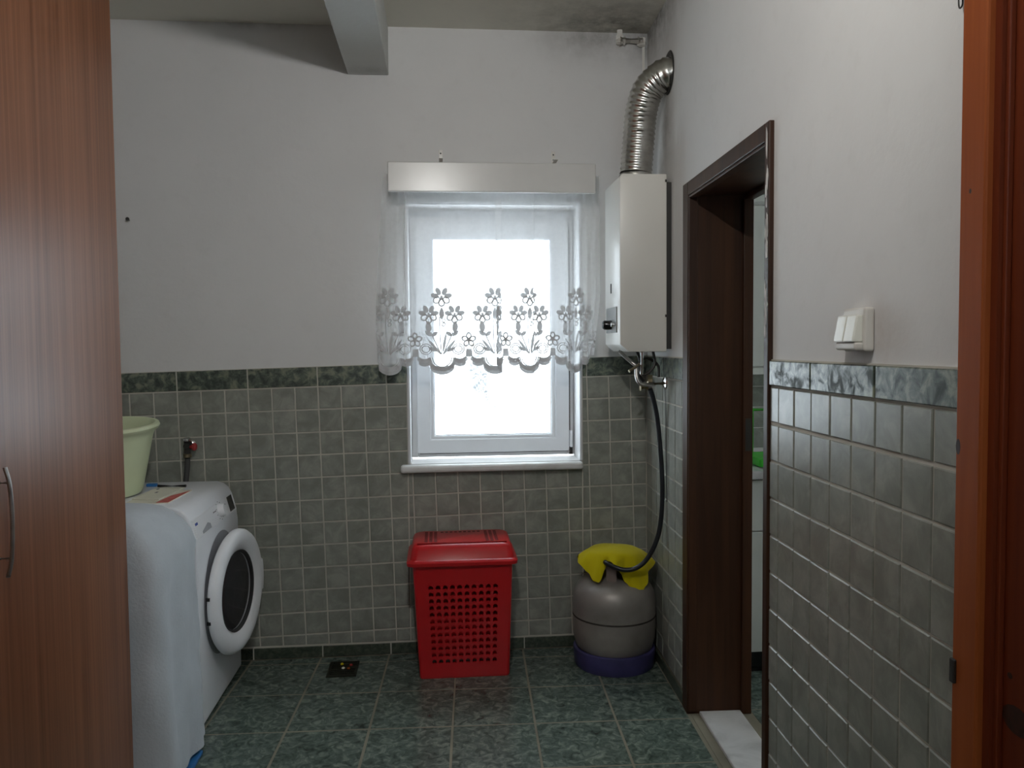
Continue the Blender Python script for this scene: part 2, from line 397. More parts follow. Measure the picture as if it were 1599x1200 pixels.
def grid_back(i, j):
    u, v = 0.1 * (i - 11), -ZP * j
    return (1.1 + cg * u - sg * v, Z0 + sg * u + cg * v)
def mback(x, z, h): return (x, -h, z)
bx0, bx1, bz0 = 1.190, 1.979, 0.832        # tiles stop at the window surround
def place_tiles(wall, polys, mapf, mat, name='tile', h0=0.003, h1=0.008, shared=None):
    for P in polys:
        parts = [slab(Q, h0, h1 + random.uniform(-0.0008, 0.0008), mapf) for Q in P]
        new_obj(name, *join(*parts), mat, wall)
def cut_back(P, low=0.0585):
    P = clip(P, 0, -1, -low); P = clip(P, 1, 0, XC - 0.006) if len(P) > 2 else P
    if len(P) < 3: return []
    out = []
    for c in ([(1, 0, bx0)], [(-1, 0, -bx1)], [(-1, 0, -bx0), (1, 0, bx1), (0, 1, bz0)]):
        Q = P
        for cc in c:
            Q = clip(Q, *cc)
            if len(Q) < 3: break
        if len(Q) >= 3 and min(ext(Q)) > 0.009: out.append(Q)
    full = len(out) == 1 and len(out[0]) == len(P) and all(abs(a[0] - b[0]) + abs(a[1] - b[1]) < 1e-4 for a, b in zip(out[0], P))
    return out
new_obj('grout_bed', *join(
    ([(-0.2, 0, 0), (bx0, 0, 0), (bx0, 0, grid_back(11.9, -0.90)[1]), (-0.2, 0, grid_back(-1.9, -0.90)[1])] and
     [(-0.2, -0.0045, 0.0), (bx0, -0.0045, 0.0), (bx0, -0.0045, grid_back(11.9, -0.885)[1]), (-0.2, -0.0045, grid_back(-1.9, -0.885)[1]),
      (-0.2, 0.0, 0.0), (bx0, 0.0, 0.0), (bx0, 0.0, grid_back(11.9, -0.885)[1]), (-0.2, 0.0, grid_back(-1.9, -0.885)[1])],
     [(0, 1, 2, 3), (3, 2, 6, 7), (1, 5, 6, 2)]),
    ([(bx1, -0.0045, 0.0), (XC, -0.0045, 0.0), (XC, -0.0045, grid_back(22.8, -0.885)[1]), (bx1, -0.0045, grid_back(19.8, -0.885)[1]),
      (bx1, 0.0, 0.0), (XC, 0.0, 0.0), (XC, 0.0, grid_back(22.8, -0.885)[1]), (bx1, 0.0, grid_back(19.8, -0.885)[1])],
     [(0, 1, 2, 3), (3, 2, 6, 7), (0, 3, 7, 4)]),
    box(bx0, bx1, -0.0045, 0, 0, bz0)), M['grout'], wall_back)
polys = []
for j in range(12):
    for i in range(-2, 23):
        if i < 3 and j > 5: continue                       # behind the washing machine
        P = [grid_back(i, j + 1), grid_back(i + 1, j + 1), grid_back(i + 1, j), grid_back(i, j)]
        if P[0][0] < -0.2: continue
        c = cut_back(P)
        if c: polys.append(c)
place_tiles(wall_back, polys, mback, M['tile'])
polys = []
for i in range(-4, 23, 3):
    P = [grid_back(i, 0), grid_back(i + 3, 0), grid_back(i + 3, -0.89), grid_back(i, -0.89)]
    P = clip(P, -1, 0, 0.195)
    if len(P) < 3: continue
    c = cut_back(P)
    for Q in c: polys.append([Q])
place_tiles(wall_back, polys, mback, M['border'], 'border_tile', 0.003, 0.009)
# right wall tiles
def mright(s, z, h): return RW(s, z, h)
dl, dr = 0.655, 1.524                                   # outer edges of the kitchen door casing
new_obj('grout_bed', *join(rbox(0, dl, 0, 0.0045, 0, 1.336), rbox(dr, 2.38, 0, 0.0045, 0, 1.342)), M['grout'], wall_right)
polys = []
for j in range(12):
    z1 = 1.2466 - ZP * j; z0 = max(z1 - ZP, 0.058)
    for k in range(8):
        a, b = 0.012 + (k - 1) * 0.103 + 0.103, 0.012 + (k + 1) * 0.103
        a = max(a, 0.012); b = min(b, dl)
        if b - a > 0.02 and z1 - z0 > 0.02: polys.append([[(a, z0), (b, z0), (b, z1), (a, z1)]])
s0_, kp_, zr = 1.58511, 0.099948, 1.270374
for j in range(12):
    z1 = zr - ZP * j; z0 = max(z1 - ZP, 0.058)
    if j == 0: z0 += 0.003
    for k in range(-1, 9):
        a, b = max(s0_ + kp_ * k, dr), min(s0_ + kp_ * (k + 1), 2.372)
        if b - a > 0.02 and z1 - z0 > 0.02: polys.append([[(a, z0), (b, z0), (b, z1), (a, z1)]])
place_tiles(wall_right, polys, mright, M['tile'])
polys = [[[(a, 1.2466), (b, 1.2466), (b, 1.334), (a, 1.334)]] for a, b in ((0.012, 0.32), (0.32, dl))]
for k in (-1, 2, 5):
    a, b = max(s0_ + kp_ * k, dr), min(s0_ + kp_ * (k + 3), 2.372)
    polys.append([[(a, zr), (b, zr), (b, 1.341), (a, 1.341)]])
place_tiles(wall_right, polys, mright, M['border'], 'border_tile', 0.003, 0.011)

# skirting
bb = structure(new_obj('baseboard_back', *box(-0.2, XC, -0.005, 0, 0, 0.058), M['grout'], base=(0, 0, 0)))
polys = []
for k in range(-1, 6):
    a, b = 0.497 + 0.302 * k, 0.497 + 0.302 * (k + 1); b = min(b, XC - 0.01)
    polys.append([[(a, 0.0), (b, 0.0), (b, 0.055), (a, 0.055)]])
place_tiles(bb, polys, mback, M['skirt_tile'], 'skirting_tile', 0.004, 0.011)
br = structure(new_obj('baseboard_right', *join(rbox(0, dl, 0, 0.006, 0, 0.058), rbox(dr, 2.38, 0, 0.006, 0, 0.058)), M['floor_grout'], base=(0, 0, 0)))
polys = [[[(a, 0.0), (b, 0.0), (b, 0.05), (a, 0.05)]] for a, b in ((0.02, 0.345), (0.345, dl), (dr, 1.80), (1.80, 2.10), (2.10, 2.37))]
place_tiles(br, polys, mright, M['skirt_tile'], 'skirting_tile', 0.004, 0.012)

# floor: grid square to the right wall
floor = structure(new_obj('floor', *box(-0.35, 2.6, -4.6, 0.3, -0.12, -0.0008), M['floor_grout'], base=(0, 0, 0)))
def mfloor(a, b, h):     # a along the row, b towards the back wall, origin at a measured joint crossing
    return (1.3784 + a * NX + b * 0.0425, -0.4107 + a * NY * 0.93 + b * 1.0, h)
polys = []
for r in range(-9, 2):
    for c in range(-6, 4):
        P = [(0.3015 * c, 0.3135 * r), (0.3015 * (c + 1), 0.3135 * r), (0.3015 * (c + 1), 0.3135 * (r + 1)), (0.3015 * c, 0.3135 * (r + 1))]
        Wp = [mfloor(*p, 0)[:2] for p in P]
        Wp = clip(Wp, 0, 1, -0.010)
        if len(Wp) > 2: Wp = clip(Wp, NX, NY, XC * NX - 0.010)
        if len(Wp) > 2: Wp = clip(Wp, -1, 0, 0.19)
        if len(Wp) > 2 and min(ext(Wp)) > 0.012: polys.append([Wp])
place_tiles(floor, polys, lambda x, y, h: (x, y, h), M['floor_tile'], 'floor_tile', -0.004, 0.0)
# drain in the floor
dg = thing('floor_drain', (0.905, -0.15, 0.0), 'small dark square drain grate set in the green floor tiles', 'drain')
new_obj('frame', *join(box(0.842, 0.968, -0.235, -0.223, 0, 0.004), box(0.842, 0.968, -0.085, -0.073, 0, 0.004), box(0.842, 0.854, -0.223, -0.085, 0, 0.004), box(0.956, 0.968, -0.223, -0.085, 0, 0.004)), M['drain'], dg)
new_obj('grate', *join(*[box(0.854, 0.956, y, y + 0.012, 0.0005, 0.003) for y in [-0.222 + 0.0195 * k for k in range(7)]]), M['drain'], dg)
new_obj('sump', *box(0.854, 0.956, -0.223, -0.085, 0.0003, 0.0009), M['black'], dg)
for (x, y, m) in ((0.895, -0.105, 'yellow_cloth'), (0.905, -0.15, 'paper'), (0.928, -0.155, 'pine'), (0.935, -0.12, 'redknob')):
    new_obj('debris', *lathe([(0.0, 0.0025), (0.008, 0.003), (0.006, 0.008), (0.0, 0.010)], (x, y, 0), n=6), M[m], dg)

# ------------------------------------------------------------------ window
win = structure(new_obj('window_1', *join(
    box(1.204, 1.232, 0.155, 0.215, 0.868, 2.012, 0.003), box(1.938, 1.965, 0.155, 0.215, 0.868, 2.012, 0.003),
    box(1.232, 1.938, 0.155, 0.215, 1.960, 2.012, 0.003), box(1.232, 1.938, 0.155, 0.215, 0.868, 0.896, 0.003)), M['pvc'], base=(1.58, 0.18, 0.86)),
    'white plastic framed window with a single frosted pane')
def ring(x0, x1, z0, z1, w, y0, y1, bev=0.004):
    V = []
    for (a, b, c, d, y) in ((x0, x1, z0, z1, y0), (x0 + w, x1 - w, z0 + w, z1 - w, y0), (x0, x1, z0, z1, y1), (x0 + w, x1 - w, z0 + w, z1 - w, y1)):
        V += [(a, y, c), (b, y, c), (b, y, d), (a, y, d)]
    F = []
    for k in range(4):
        l = (k + 1) % 4
        F += [(k, l, 4 + l, 4 + k), (8 + k, 12 + k, 12 + l, 8 + l), (k, 8 + k, 8 + l, l), (4 + k, 4 + l, 12 + l, 12 + k)]
    return bevel(V, F, bev, 2) if bev else (V, F)
sash = new_obj('sash', *ring(1.228, 1.942, 0.888, 1.960, 0.066, 0.135, 0.185, 0.005), M['pvc'], win)
new_obj('glazing_bead', *ring(1.290, 1.878, 0.950, 1.902, 0.020, 0.142, 0.165, 0.006), M['pvc'], sash)
new_obj('glazing_gasket', *ring(1.3075, 1.8605, 0.968, 1.8845, 0.005, 0.149, 0.160, 0.0), M['drawer_grey'], sash)
new_obj('glass_pane', *box(1.305, 1.862, 0.156, 0.164, 0.965, 1.887), M['pane'], sash)
new_obj('hinge_cover', *box(1.944, 1.957, 0.130, 0.152, 0.905, 0.985, 0.004), M['white_plastic'], win)
new_obj('hinge_pin', *tube([(1.951, 0.138, 0.872), (1.951, 0.138, 0.905)], 0.006, 8), M['dark_metal'], win)
new_obj('frame_gap', *join(box(1.2325, 1.2345, 0.150, 0.1548, 0.896, 1.95), box(1.9440, 1.9485, 0.150, 0.1548, 0.870, 1.95), box(1.24, 1.94, 0.150, 0.1548, 0.884, 0.8875)), M['dark_strip'], win)  # thin dark strips along the frame edges
new_obj('corner_bead', *join(box(1.191, 1.2035, -0.012, 0.02, 0.862, 2.03, 0.003), box(1.9655, 1.978, -0.012, 0.02, 0.862, 2.03, 0.003), box(1.2035, 1.9655, -0.006, 0.02, 2.018, 2.032, 0.002)), M['pvc'], win)
sv, sf = box(1.204, 1.965, -0.02, 0.2, 0.832, 0.862); s2 = box(1.157, 1.975, -0.052, -0.004, 0.826, 0.860, 0.012, 3)
new_obj('window_sill', *join(box(1.2035, 1.9655, -0.01, 0.157, 0.828, 0.862), s2), M['sill'], win)

# ------------------------------------------------------------------ valance box and curtain
va = thing('valance_box', (1.57, -0.08, 2.037), 'white laminate curtain valance box fixed above the window', 'valance')
new_obj('front_board', *box(1.128, 2.013, -0.168, -0.150, 2.037, 2.162, 0.004), M['valance'], va)
new_obj('top_board', *box(1.130, 2.011, -0.150, -0.002, 2.146, 2.160, 0.002), M['valance'], va)
for x in (1.130, 1.995): new_obj('side_board', *box(x, x + 0.016, -0.150, -0.002, 2.085, 2.146, 0.002), M['valance'], va)
new_obj('curtain_rail', *box(1.15, 1.99, -0.098, -0.072, 2.128, 2.1455), M['white_plastic'], va)
for x, lab in ((1.352, 'small steel wall bracket above the valance box, nearer the ceiling beam'), (1.853, 'small steel wall bracket above the valance box, nearer the water heater')):
    b = thing('wall_bracket', (x, 0, 2.205), lab, 'bracket', 'brackets above the valance')
    new_obj('plate', *box(x - 0.008, x + 0.008, -0.0035, 0, 2.195, 2.252, 0.0015), M['heater'], b)
    new_obj('arm', *box(x - 0.008, x + 0.008, -0.1, -0.0035, 2.193, 2.1965), M['heater'], b)
    for z in (2.214, 2.236): new_obj('screw', *lathe([(0.0, -0.006), (0.0035, -0.0055), (0.004, -0.0035)], (x, 0, z), 'y', 8), M['black'], b)

# sheer curtain: fabric coordinate u -> plan position, with a doubled pleat near the middle
XK = [(0.0, 1.065), (0.545, 1.610), (0.575, 1.584), (0.618, 1.612), (0.768, 1.752), (0.775, 1.748), (0.786, 1.756), (0.95, 1.915), (1.11, 2.043)]
YK = [(0.0, 0), (0.545, 0), (0.575, 0.005), (0.618, -0.004), (0.768, -0.003), (0.775, 0.002), (0.786, -0.002), (1.11, 0)]
def lerp(K, u):
    for (a, p), (b, q_) in zip(K, K[1:]):
        if u <= b: return p + (q_ - p) * (u - a) / (b - a)
    return K[-1][1]
UM = 1.11
def fab(u, z, off=0.0):
    u = max(0.0, min(UM, u)); x = lerp(XK, u); t = (2.13 - z) / 0.9
    sq = 1.0
    if x < 1.25: x = 1.25 - (1.25 - x) * (0.79 + 0.21 * min(1, t * 1.6) - 0.06 * max(0, t - 0.75) / 0.25)
    if x > 1.90: x = 1.90 + (x - 1.90) * (1.0 - 0.30 * max(0, t - 0.6) / 0.4)
    w = 0.004 + 0.006 * t
    y = -0.090 + lerp(YK, u) + w * math.sin(u * 26 + 0.6) + 0.5 * w * math.sin(u * 57 + z * 2)
    if u > 0.92: y += 0.012 * t * math.sin((u - 0.92) * 120)
    if u < 0.12: y += 0.008 * math.sin(u * 90)
    return (x, y - off, z)
PX = 0.0028; HEM = 1.262
MC = [0.049, 0.282, 0.515, 0.748, 0.981]        # bouquet centres along the fabric
def hem(u):
    a = min(abs(u - c) for c in MC) / PX
    if a < 19: h = 16 * (1 - math.sqrt(max(0, 1 - (a / 20.5) ** 2)))
    elif a < 37: b_ = abs(a - 27) / 11.5; h = 13 + 9 * (1 - math.sqrt(max(0, 1 - min(1, b_) ** 2)))
    else: h = 28
    return HEM + h * PX
NU, NV = 300, 16
V, F = [], []
for r in range(NV + 1):
    for k in range(NU + 1):
        u = UM * k / NU; zb = hem(u); z = 2.128 + (zb - 2.128) * (r / NV) ** 0.9
        V.append(fab(u, z))
for r in range(NV):
    for k in range(NU):
        a = r * (NU + 1) + k; F.append((a, a + 1, a + NU + 2, a + NU + 1))
curt = thing('lace_curtain', (1.57, -0.09, 1.262), 'short sheer white lace curtain with a scalloped flower hem over the window', 'curtain')
new_obj('sheer_fabric', V, F, M['sheer'], curt)
class Lace:
    def __init__(s): s.V, s.F = [], []
    def poly(s, pts, off):
        n = len(s.V); cx = sum(p[0] for p in pts) / len(pts); cz = sum(p[1] for p in pts) / len(pts)
        s.V.append(fab(cx, cz, off)); s.V += [fab(p[0], p[1], off) for p in pts]
        for k in range(len(pts)): s.F.append((n, n + 1 + k, n + 1 + (k + 1) % len(pts)))
    def strip(s, A, B, off):
        n = len(s.V); s.V += [fab(*p, off) for p in A] + [fab(*p, off) for p in B]; m = len(A)
        for k in range(m - 1): s.F.append((n + k, n + k + 1, n + m + k + 1, n + m + k))
    def line(s, pts, w, off):
        A, B = [], []
        for i, p in enumerate(pts):
            a = Vector(pts[max(i - 1, 0)]); b = Vector(pts[min(i + 1, len(pts) - 1)]); d = (b - a).normalized(); nrm = Vector((-d.y, d.x)) * w * 0.5
            A.append(tuple(Vector(p) + nrm)); B.append(tuple(Vector(p) - nrm))
        s.strip(A, B, off)
    def ell(s, cx, cz, ra, rb, ang, off, n=12):
        s.poly([(cx + (ra * math.cos(t) * math.cos(ang) - rb * math.sin(t) * math.sin(ang)) * PX, cz + (ra * math.cos(t) * math.sin(ang) + rb * math.sin(t) * math.cos(ang)) * PX) for t in [2 * PI * k / n for k in range(n)]], off)
    def rim(s, cx, cz, ra, rb, ang, w, off, n=14):
        f = lambda m, t: (cx + (m * ra * math.cos(t) * math.cos(ang) - m * rb * math.sin(t) * math.sin(ang)) * PX, cz + (m * ra * math.cos(t) * math.sin(ang) + m * rb * math.sin(t) * math.cos(ang)) * PX)
        ts = [2 * PI * k / n for k in range(n + 1)]
        s.strip([f(1, t) for t in ts], [f(1 - w / min(ra, rb), t) for t in ts], off)
def flower(D, Lt, cu, cz, s):
    for a in (14, 62, 118, 166):
        an = math.radians(a); D.ell(cu + 10.5 * s * PX * math.cos(an), cz + 10.5 * s * PX * math.sin(an), 6.4 * s, 4.1 * s, an, 0.0022)
    for a in (212, 270, 328):
        an = math.radians(a); Lt.rim(cu + 8.5 * s * PX * math.cos(an), cz + 8.0 * s * PX * math.sin(an), 6.6 * s, 5.6 * s, an, 2.2, 0.0022)
    D.ell(cu, cz, 2.2 * s, 3.8 * s, 0, 0.0024)
def leaf(D, Lt, u, z, ln, wd, ang, fill=True):
    a = math.radians(ang); pts = []
    for k in range(9):
        t = k / 8; pts.append((t * ln, wd * math.sin(PI * t) ** 0.8))
    for k in range(7, 0, -1):
        t = k / 8; pts.append((t * ln, -wd * math.sin(PI * t) ** 0.8))
    D.poly([(u + (p * math.cos(a) - q_ * math.sin(a)) * PX, z + (p * math.sin(a) + q_ * math.cos(a)) * PX) for p, q_ in pts], 0.0022)
D, Lt = Lace(), Lace()
for c in MC:
    for sgn in (-1, 1):
        flower(D, Lt, c + sgn * 20 * PX, HEM + 93 * PX, 0.95)
        leaf(D, Lt, c + sgn * 16 * PX, HEM + 60 * PX, 13, 3.2, 90 - sgn * 50)
        leaf(D, Lt, c + sgn * 16 * PX, HEM + 60 * PX, 12, 3.2, 90 + sgn * 55)
        leaf(D, Lt, c + sgn * 1.5 * PX, HEM + 31 * PX, 32, 2.3, 90 - sgn * 40)
        leaf(D, Lt, c + sgn * 8 * PX, HEM + 36 * PX, 15, 2.6, 90 - sgn * 62)
        leaf(Lt, Lt, c + sgn * 20 * PX, HEM + 64 * PX, 20, 4.5, 90 - sgn * 3)
        Lt.line([(c + sgn * 2 * PX, HEM + 32 * PX), (c + sgn * 10 * PX, HEM + 50 * PX), (c + sgn * 17 * PX, HEM + 66 * PX)], 1.9 * PX, 0.002)
    flower(D, Lt, c, HEM + 120 * PX, 1.0)
    leaf(D, Lt, c + 1 * PX, HEM + 33 * PX, 34, 2.2, 80)
    leaf(Lt, Lt, c, HEM + 85 * PX, 20, 4.0, 90)
    for (a, b_) in ((3, 84), (3, 78)): Lt.rim(c + a * PX, HEM + b_ * PX, 3.8, 2.8, 0.8, 1.4, 0.002)
    Lt.line([(c - 3 * PX, HEM + 90 * PX), (c - 3 * PX, HEM + 60 * PX), (c - 1 * PX, HEM + 32 * PX)], 1.6 * PX, 0.002)
    for r_ in (15, 18, 21): Lt.line([(c + r_ * PX * math.cos(t), HEM + (27 + r_ * math.sin(t)) * PX) for t in [PI + PI * k / 14 for k in range(15)]], 1.7 * PX, 0.002)
    for r_ in (0, 3): Lt.rim(c - 25 * PX, HEM + 40 * PX, 10 - r_, 9 - r_, 0, 1.6, 0.002); Lt.rim(c + 25 * PX, HEM + 40 * PX, 10 - r_, 9 - r_, 0, 1.6, 0.002)
    # small flower between bouquets
    cc = c + 41.5 * PX
    if cc < UM:
        for a in (90, 18, 162, 234, 306):
            an = math.radians(a); (D if a < 200 else Lt).rim(cc + 6.0 * PX * math.cos(an), HEM + (54 + 6.0 * math.sin(an)) * PX, 6.4, 4.6, an, 2.2, 0.0023)
        D.ell(cc, HEM + 54 * PX, 1.5, 2.4, 0, 0.0024)
    dots = [(a, 6 + hem(c + a * PX) / PX - HEM / PX) for a in (-36, -31, -26, -20, -15.5, -10, -3.6, 3.6, 10, 15.5, 20, 26, 31, 36)]
    for a, h in dots:
        Lt.rim(c + a * PX, HEM + (h + 2.2) * PX, 3.4, 3.4, 0, 1.8, 0.0024, 10); D.ell(c + a * PX, HEM + (h + 2.2) * PX, 0.6, 0.6, 0, 0.0024, 6)
A, B = [], []
for k in range(331):
    u = UM * k / 330; h = hem(u); A.append((u, h)); B.append((u, h + 5.5 * PX))
D.strip(A, B, 0.0018)
for k in range(331): B[k] = (B[k][0], A[k][1] + 12 * PX)
Lt.strip([(p[0], p[1] + 5.4 * PX) for p in A], B, 0.0016)
em = new_obj('flower_embroidery', D.V, D.F, M['lace'], curt)
new_obj('lace_outline', Lt.V, Lt.F, M['lace_light'], curt)

# ------------------------------------------------------------------ kitchen doorway
d1 = structure(new_obj('door_1', *join(
    rbox(dl + 0.004, 0.725, -0.228, 0.014, 0, 1.975, 0.003), rbox(1.491, 1.523, -0.228, 0.014, 0, 1.975, 0.003), rbox(0.725, 1.491, -0.228, 0.014, 1.925, 1.975, 0.003)),
    M['jamb'], base=(2.25, -1.08, 0)), 'dark walnut stained doorway lining leading to the kitchen')
new_obj('door_stop', *join(rbox(0.725, 0.742, -0.226, -0.190, 0.001, 1.91, 0.002), rbox(0.742, 1.475, -0.226, -0.190, 1.908, 1.925, 0.002), rbox(1.475, 1.491, -0.226, -0.190, 0.001, 1.925, 0.002)), M['jamb'], d1)
new_obj('inner_bead', *join(rbox(0.725, 0.733, -0.022, 0.010, 0.012, 1.925, 0.002), rbox(0.733, 1.483, -0.022, 0.010, 1.916, 1.925, 0.002), rbox(1.483, 1.491, -0.022, 0.010, 0.012, 1.925, 0.002)), M['jamb'], d1)
new_obj('strike_plate', *rbox(0.7415, 0.7435, -0.220, -0.198, 0.99, 1.11, 0.0), M['dark_metal'], d1)
random.seed(11)
for k in range(16):
    z = random.choice([random.uniform(1.68, 1.96), random.uniform(1.38, 1.55), random.uniform(1.5, 1.9)]); w = random.uniform(0.008, 0.026); h = random.uniform(0.015, 0.06)
    s = random.uniform(1.494, 1.522 - w)
    pts = [(s + w * (0.5 + 0.5 * math.cos(t) * random.uniform(0.6, 1)), z + h * math.sin(t) * random.uniform(0.5, 1)) for t in [2 * PI * q_ / 9 for q_ in range(9)]]
    new_obj('paint_smear', [RW(a, min(b, 1.972), 0.0146) for a, b in pts] + [RW(a, min(b, 1.972), 0.0142) for a, b in pts], [tuple(range(9)), tuple(range(17, 8, -1))], M['chip'], d1)
th = tag(new_obj('door_threshold', *rbox(0.728, 1.488, -0.188, -0.032, -0.02, 0.012, 0.004), M['marble']), kind='structure', label='pale marble threshold slab in the kitchen doorway')
new_obj('grout_line', *rbox(0.728, 1.488, -0.032, 0.0, -0.02, 0.001), M['floor_grout'], th)

# ------------------------------------------------------------------ pine door at the frame's right
d2 = structure(new_obj('door_2', *join(rbox(2.372, 2.436, 0, 0.022, 0, 2.06, 0.004), rbox(3.29, 3.36, 0, 0.022, 0, 2.06, 0.004), rbox(2.436, 3.29, 0, 0.022, 2.0, 2.06, 0.004)),
    M['pine'], base=(2.2, -2.4, 0)), 'orange pine door casing and panelled door on the right wall')
leaf_ = new_obj('door_leaf', *rbox(2.452, 3.295, -0.045, -0.006, 0.002, 2.018, 0.003), M['pine_dark'], d2)
new_obj('jamb_lining', *rbox(2.436, 2.452, -0.16, 0.010, 0, 2.0), M['pine_dark'], d2)
new_obj('door_moulding', *join(rbox(2.452, 2.461, -0.006, 0.004, 0.01, 2.0, 0.002), rbox(2.56, 2.575, -0.006, 0.002, 0.12, 1.9)), M['pine_dark'], d2)
for (s, z, a, b_, o) in ((2.38, 1.214, 0.006, 0.013, 0.0222), (2.492, 0.812, 0.034, 0.022, -0.0057), (2.475, 0.875, 0.006, 0.005, -0.0057), (2.40, 1.62, 0.003, 0.004, 0.0222)):
    pts = [(s + a * math.cos(t), z + b_ * math.sin(t)) for t in [2 * PI * k / 14 for k in range(14)]]
    new_obj('wood_knot', [RW(p, q_, o) for p, q_ in pts] + [RW(p, q_, o - 0.0005) for p, q_ in pts], [tuple(range(14)), tuple(range(27, 13, -1))], M['knot'], d2)
new_obj('hinge', *rbox(2.374, 2.386, 0.0215, 0.028, 0.825, 0.865, 0.002), M['dark_metal'], d2)
tag(new_obj('cable', *tube(spline([RW(2.335, 2.0, 0.006), RW(2.345, 1.93, 0.012), RW(2.362, 1.925, 0.016), RW(2.371, 1.955, 0.024), RW(2.374, 2.02, 0.026)], 8), 0.0014, 6), M['black']), 'thin black wire loop beside the pine door casing', 'cable')

# ------------------------------------------------------------------ light switch
sw = thing('light_switch', RW(2.03, 1.36, 0), 'ivory double light switch box on the plaster above the border tiles', 'switch')
new_obj('box', *rbox(1.972, 2.066, 0.0, 0.022, 1.366, 1.455, 0.006, 3), M['switch'], sw)
def rocker(a, b):
    P = [(a, 0.021, 1.386), (a, 0.021, 1.440), (a, 0.034, 1.440), (a, 0.044, 1.386)]
    V = P + [(b, p[1], p[2]) for p in P]
    return rw(bevel(V, [(0, 1, 2, 3), (7, 6, 5, 4), (0, 4, 5, 1), (1, 5, 6, 2), (2, 6, 7, 3), (3, 7, 4, 0)], 0.0025, 2))
for a in (1.974, 2.017): new_obj('rocker', *rocker(a, a + 0.041), M['rocker'], sw)
new_obj('bottom_lip', *rbox(1.976, 2.062, 0.021, 0.040, 1.369, 1.385, 0.004), M['switch'], sw)

# ------------------------------------------------------------------ water heater on the right wall
hy0, hy1, hx0, hx1, hz0, hz1 = -0.448, -0.165, 2.053, 2.243, 1.357, 2.062
wh = thing('water_heater', (2.15, -0.3, hz0), 'cream gas water heater hung in the corner beside the window', 'water heater')
hv, hf = [], []
prof = [(hx1, hz0), (hx0 + 0.035, hz0), (hx0, hz0 + 0.03), (hx0, hz1 - 0.012), (hx0 + 0.012, hz1), (hx1, hz1)]
V = [(p[0], hy0, p[1]) for p in prof] + [(p[0], hy1, p[1]) for p in prof]; n = len(prof)
F = [tuple(range(n)), tuple(range(2 * n - 1, n - 1, -1))] + [(k, (k + 1) % n, n + (k + 1) % n, n + k) for k in range(n)]
body = new_obj('casing', *bevel(V, F, 0.004, 2, 20), M['heater'], wh, True, 35)
new_obj('back_frame', *box(hx1, 2.268, hy0 + 0.012, hy1 - 0.01, hz0 + 0.01, hz1 - 0.03), M['dark_metal'], wh)
M['plate'] = plain('dull_steel_plate', (0.20, 0.195, 0.185), 0.5, 0.4, var=0.15, vs=30)
cp = new_obj('control_plate', *box(hx0 - 0.004, hx0 + 0.001, -0.395, -0.20, 1.435, 1.540, 0.001), M['plate'], wh)
new_obj('knob', *lathe([(0.0, -0.036), (0.015, -0.036), (0.019, -0.030), (0.020, 0.0)], (hx0 - 0.004, -0.300, 1.468), 'x', 16), M['black'], cp, True, 40)
new_obj('button', *lathe([(0.0, -0.016), (0.009, -0.015), (0.010, 0.0)], (hx0 - 0.004, -0.362, 1.468), 'x', 12), M['chrome'], cp, True, 40)
new_obj('sight_slot', *box(hx0 - 0.0015, hx0 + 0.002, -0.292, -0.276, 1.600, 1.640), M['black'], wh)
new_obj('flue_collar', *lathe([(0.068, -0.002), (0.072, 0.012), (0.068, 0.025)], (2.152, -0.31, hz1), n=24), M['alu'], wh, True, 40)
for (y, z) in ((hy0 - 0.0005, 2.035), (hy0 - 0.0005, 1.50)):
    new_obj('rust_fleck', *box(2.236, 2.2425, y - 0.001, y + 0.003, z - 0.005, z + 0.005), M['gas_seam'], wh)
def pipe(name, pts, r, mat, n=8, k=8): return new_obj(name, *tube(spline(pts, k), r, n), M[mat], wh, True, 50)
pipe('supply_pipe', [(2.075, -0.33, 1.36), (2.11, -0.345, 1.325), (2.145, -0.36, 1.295), (2.17, -0.35, 1.28)], 0.008, 'steel')
pipe('supply_pipe', [(2.155, -0.40, 1.36), (2.155, -0.40, 1.31), (2.155, -0.39, 1.265)], 0.007, 'chrome')
pipe('supply_pipe', [(2.135, -0.38, 1.30), (2.135, -0.395, 1.25), (2.15, -0.40, 1.225), (2.175, -0.40, 1.222), (2.21, -0.38, 1.222)], 0.0085, 'steel')
pipe('supply_pipe', [(2.15, -0.37, 1.305), (2.12, -0.40, 1.29), (2.098, -0.41, 1.278)], 0.006, 'brass')
pipe('drain_hose', [(2.21, -0.36, 1.362), (2.215, -0.365, 1.30), (2.17, -0.37, 1.262), (2.15, -0.36, 1.30), (2.185, -0.35, 1.33), (2.235, -0.34, 1.30), (2.24, -0.34, 1.25)], 0.006, 'dark_metal')
pipe('drain_hose', [(2.17, -0.25, 1.362), (2.18, -0.27, 1.31), (2.16, -0.30, 1.27), (2.185, -0.31, 1.23)], 0.007, 'gasket')
new_obj('valve_body', *join(tube([RW(0.375, 1.226, 0.004), RW(0.385, 1.224, 0.085)], [0.013, 0.012], 12), tube([RW(0.383, 1.212, 0.085), RW(0.383, 1.212, 0.115)], 0.017, 10), tube([RW(0.383, 1.225, 0.075), RW(0.383, 1.262, 0.075)], 0.010, 8)), M['brass'], wh, True, 40)
V, F = lathe([(0.0, 0.012), (0.012, 0.012), (0.026, 0.006), (0.029, 0.0)], (0, 0, 0), n=20)
new_obj('wall_rosette', [RW(0.375 + v[0], 1.228 + v[1], v[2] + 0.008) for v in V], F, M['chrome'], wh, True, 40)

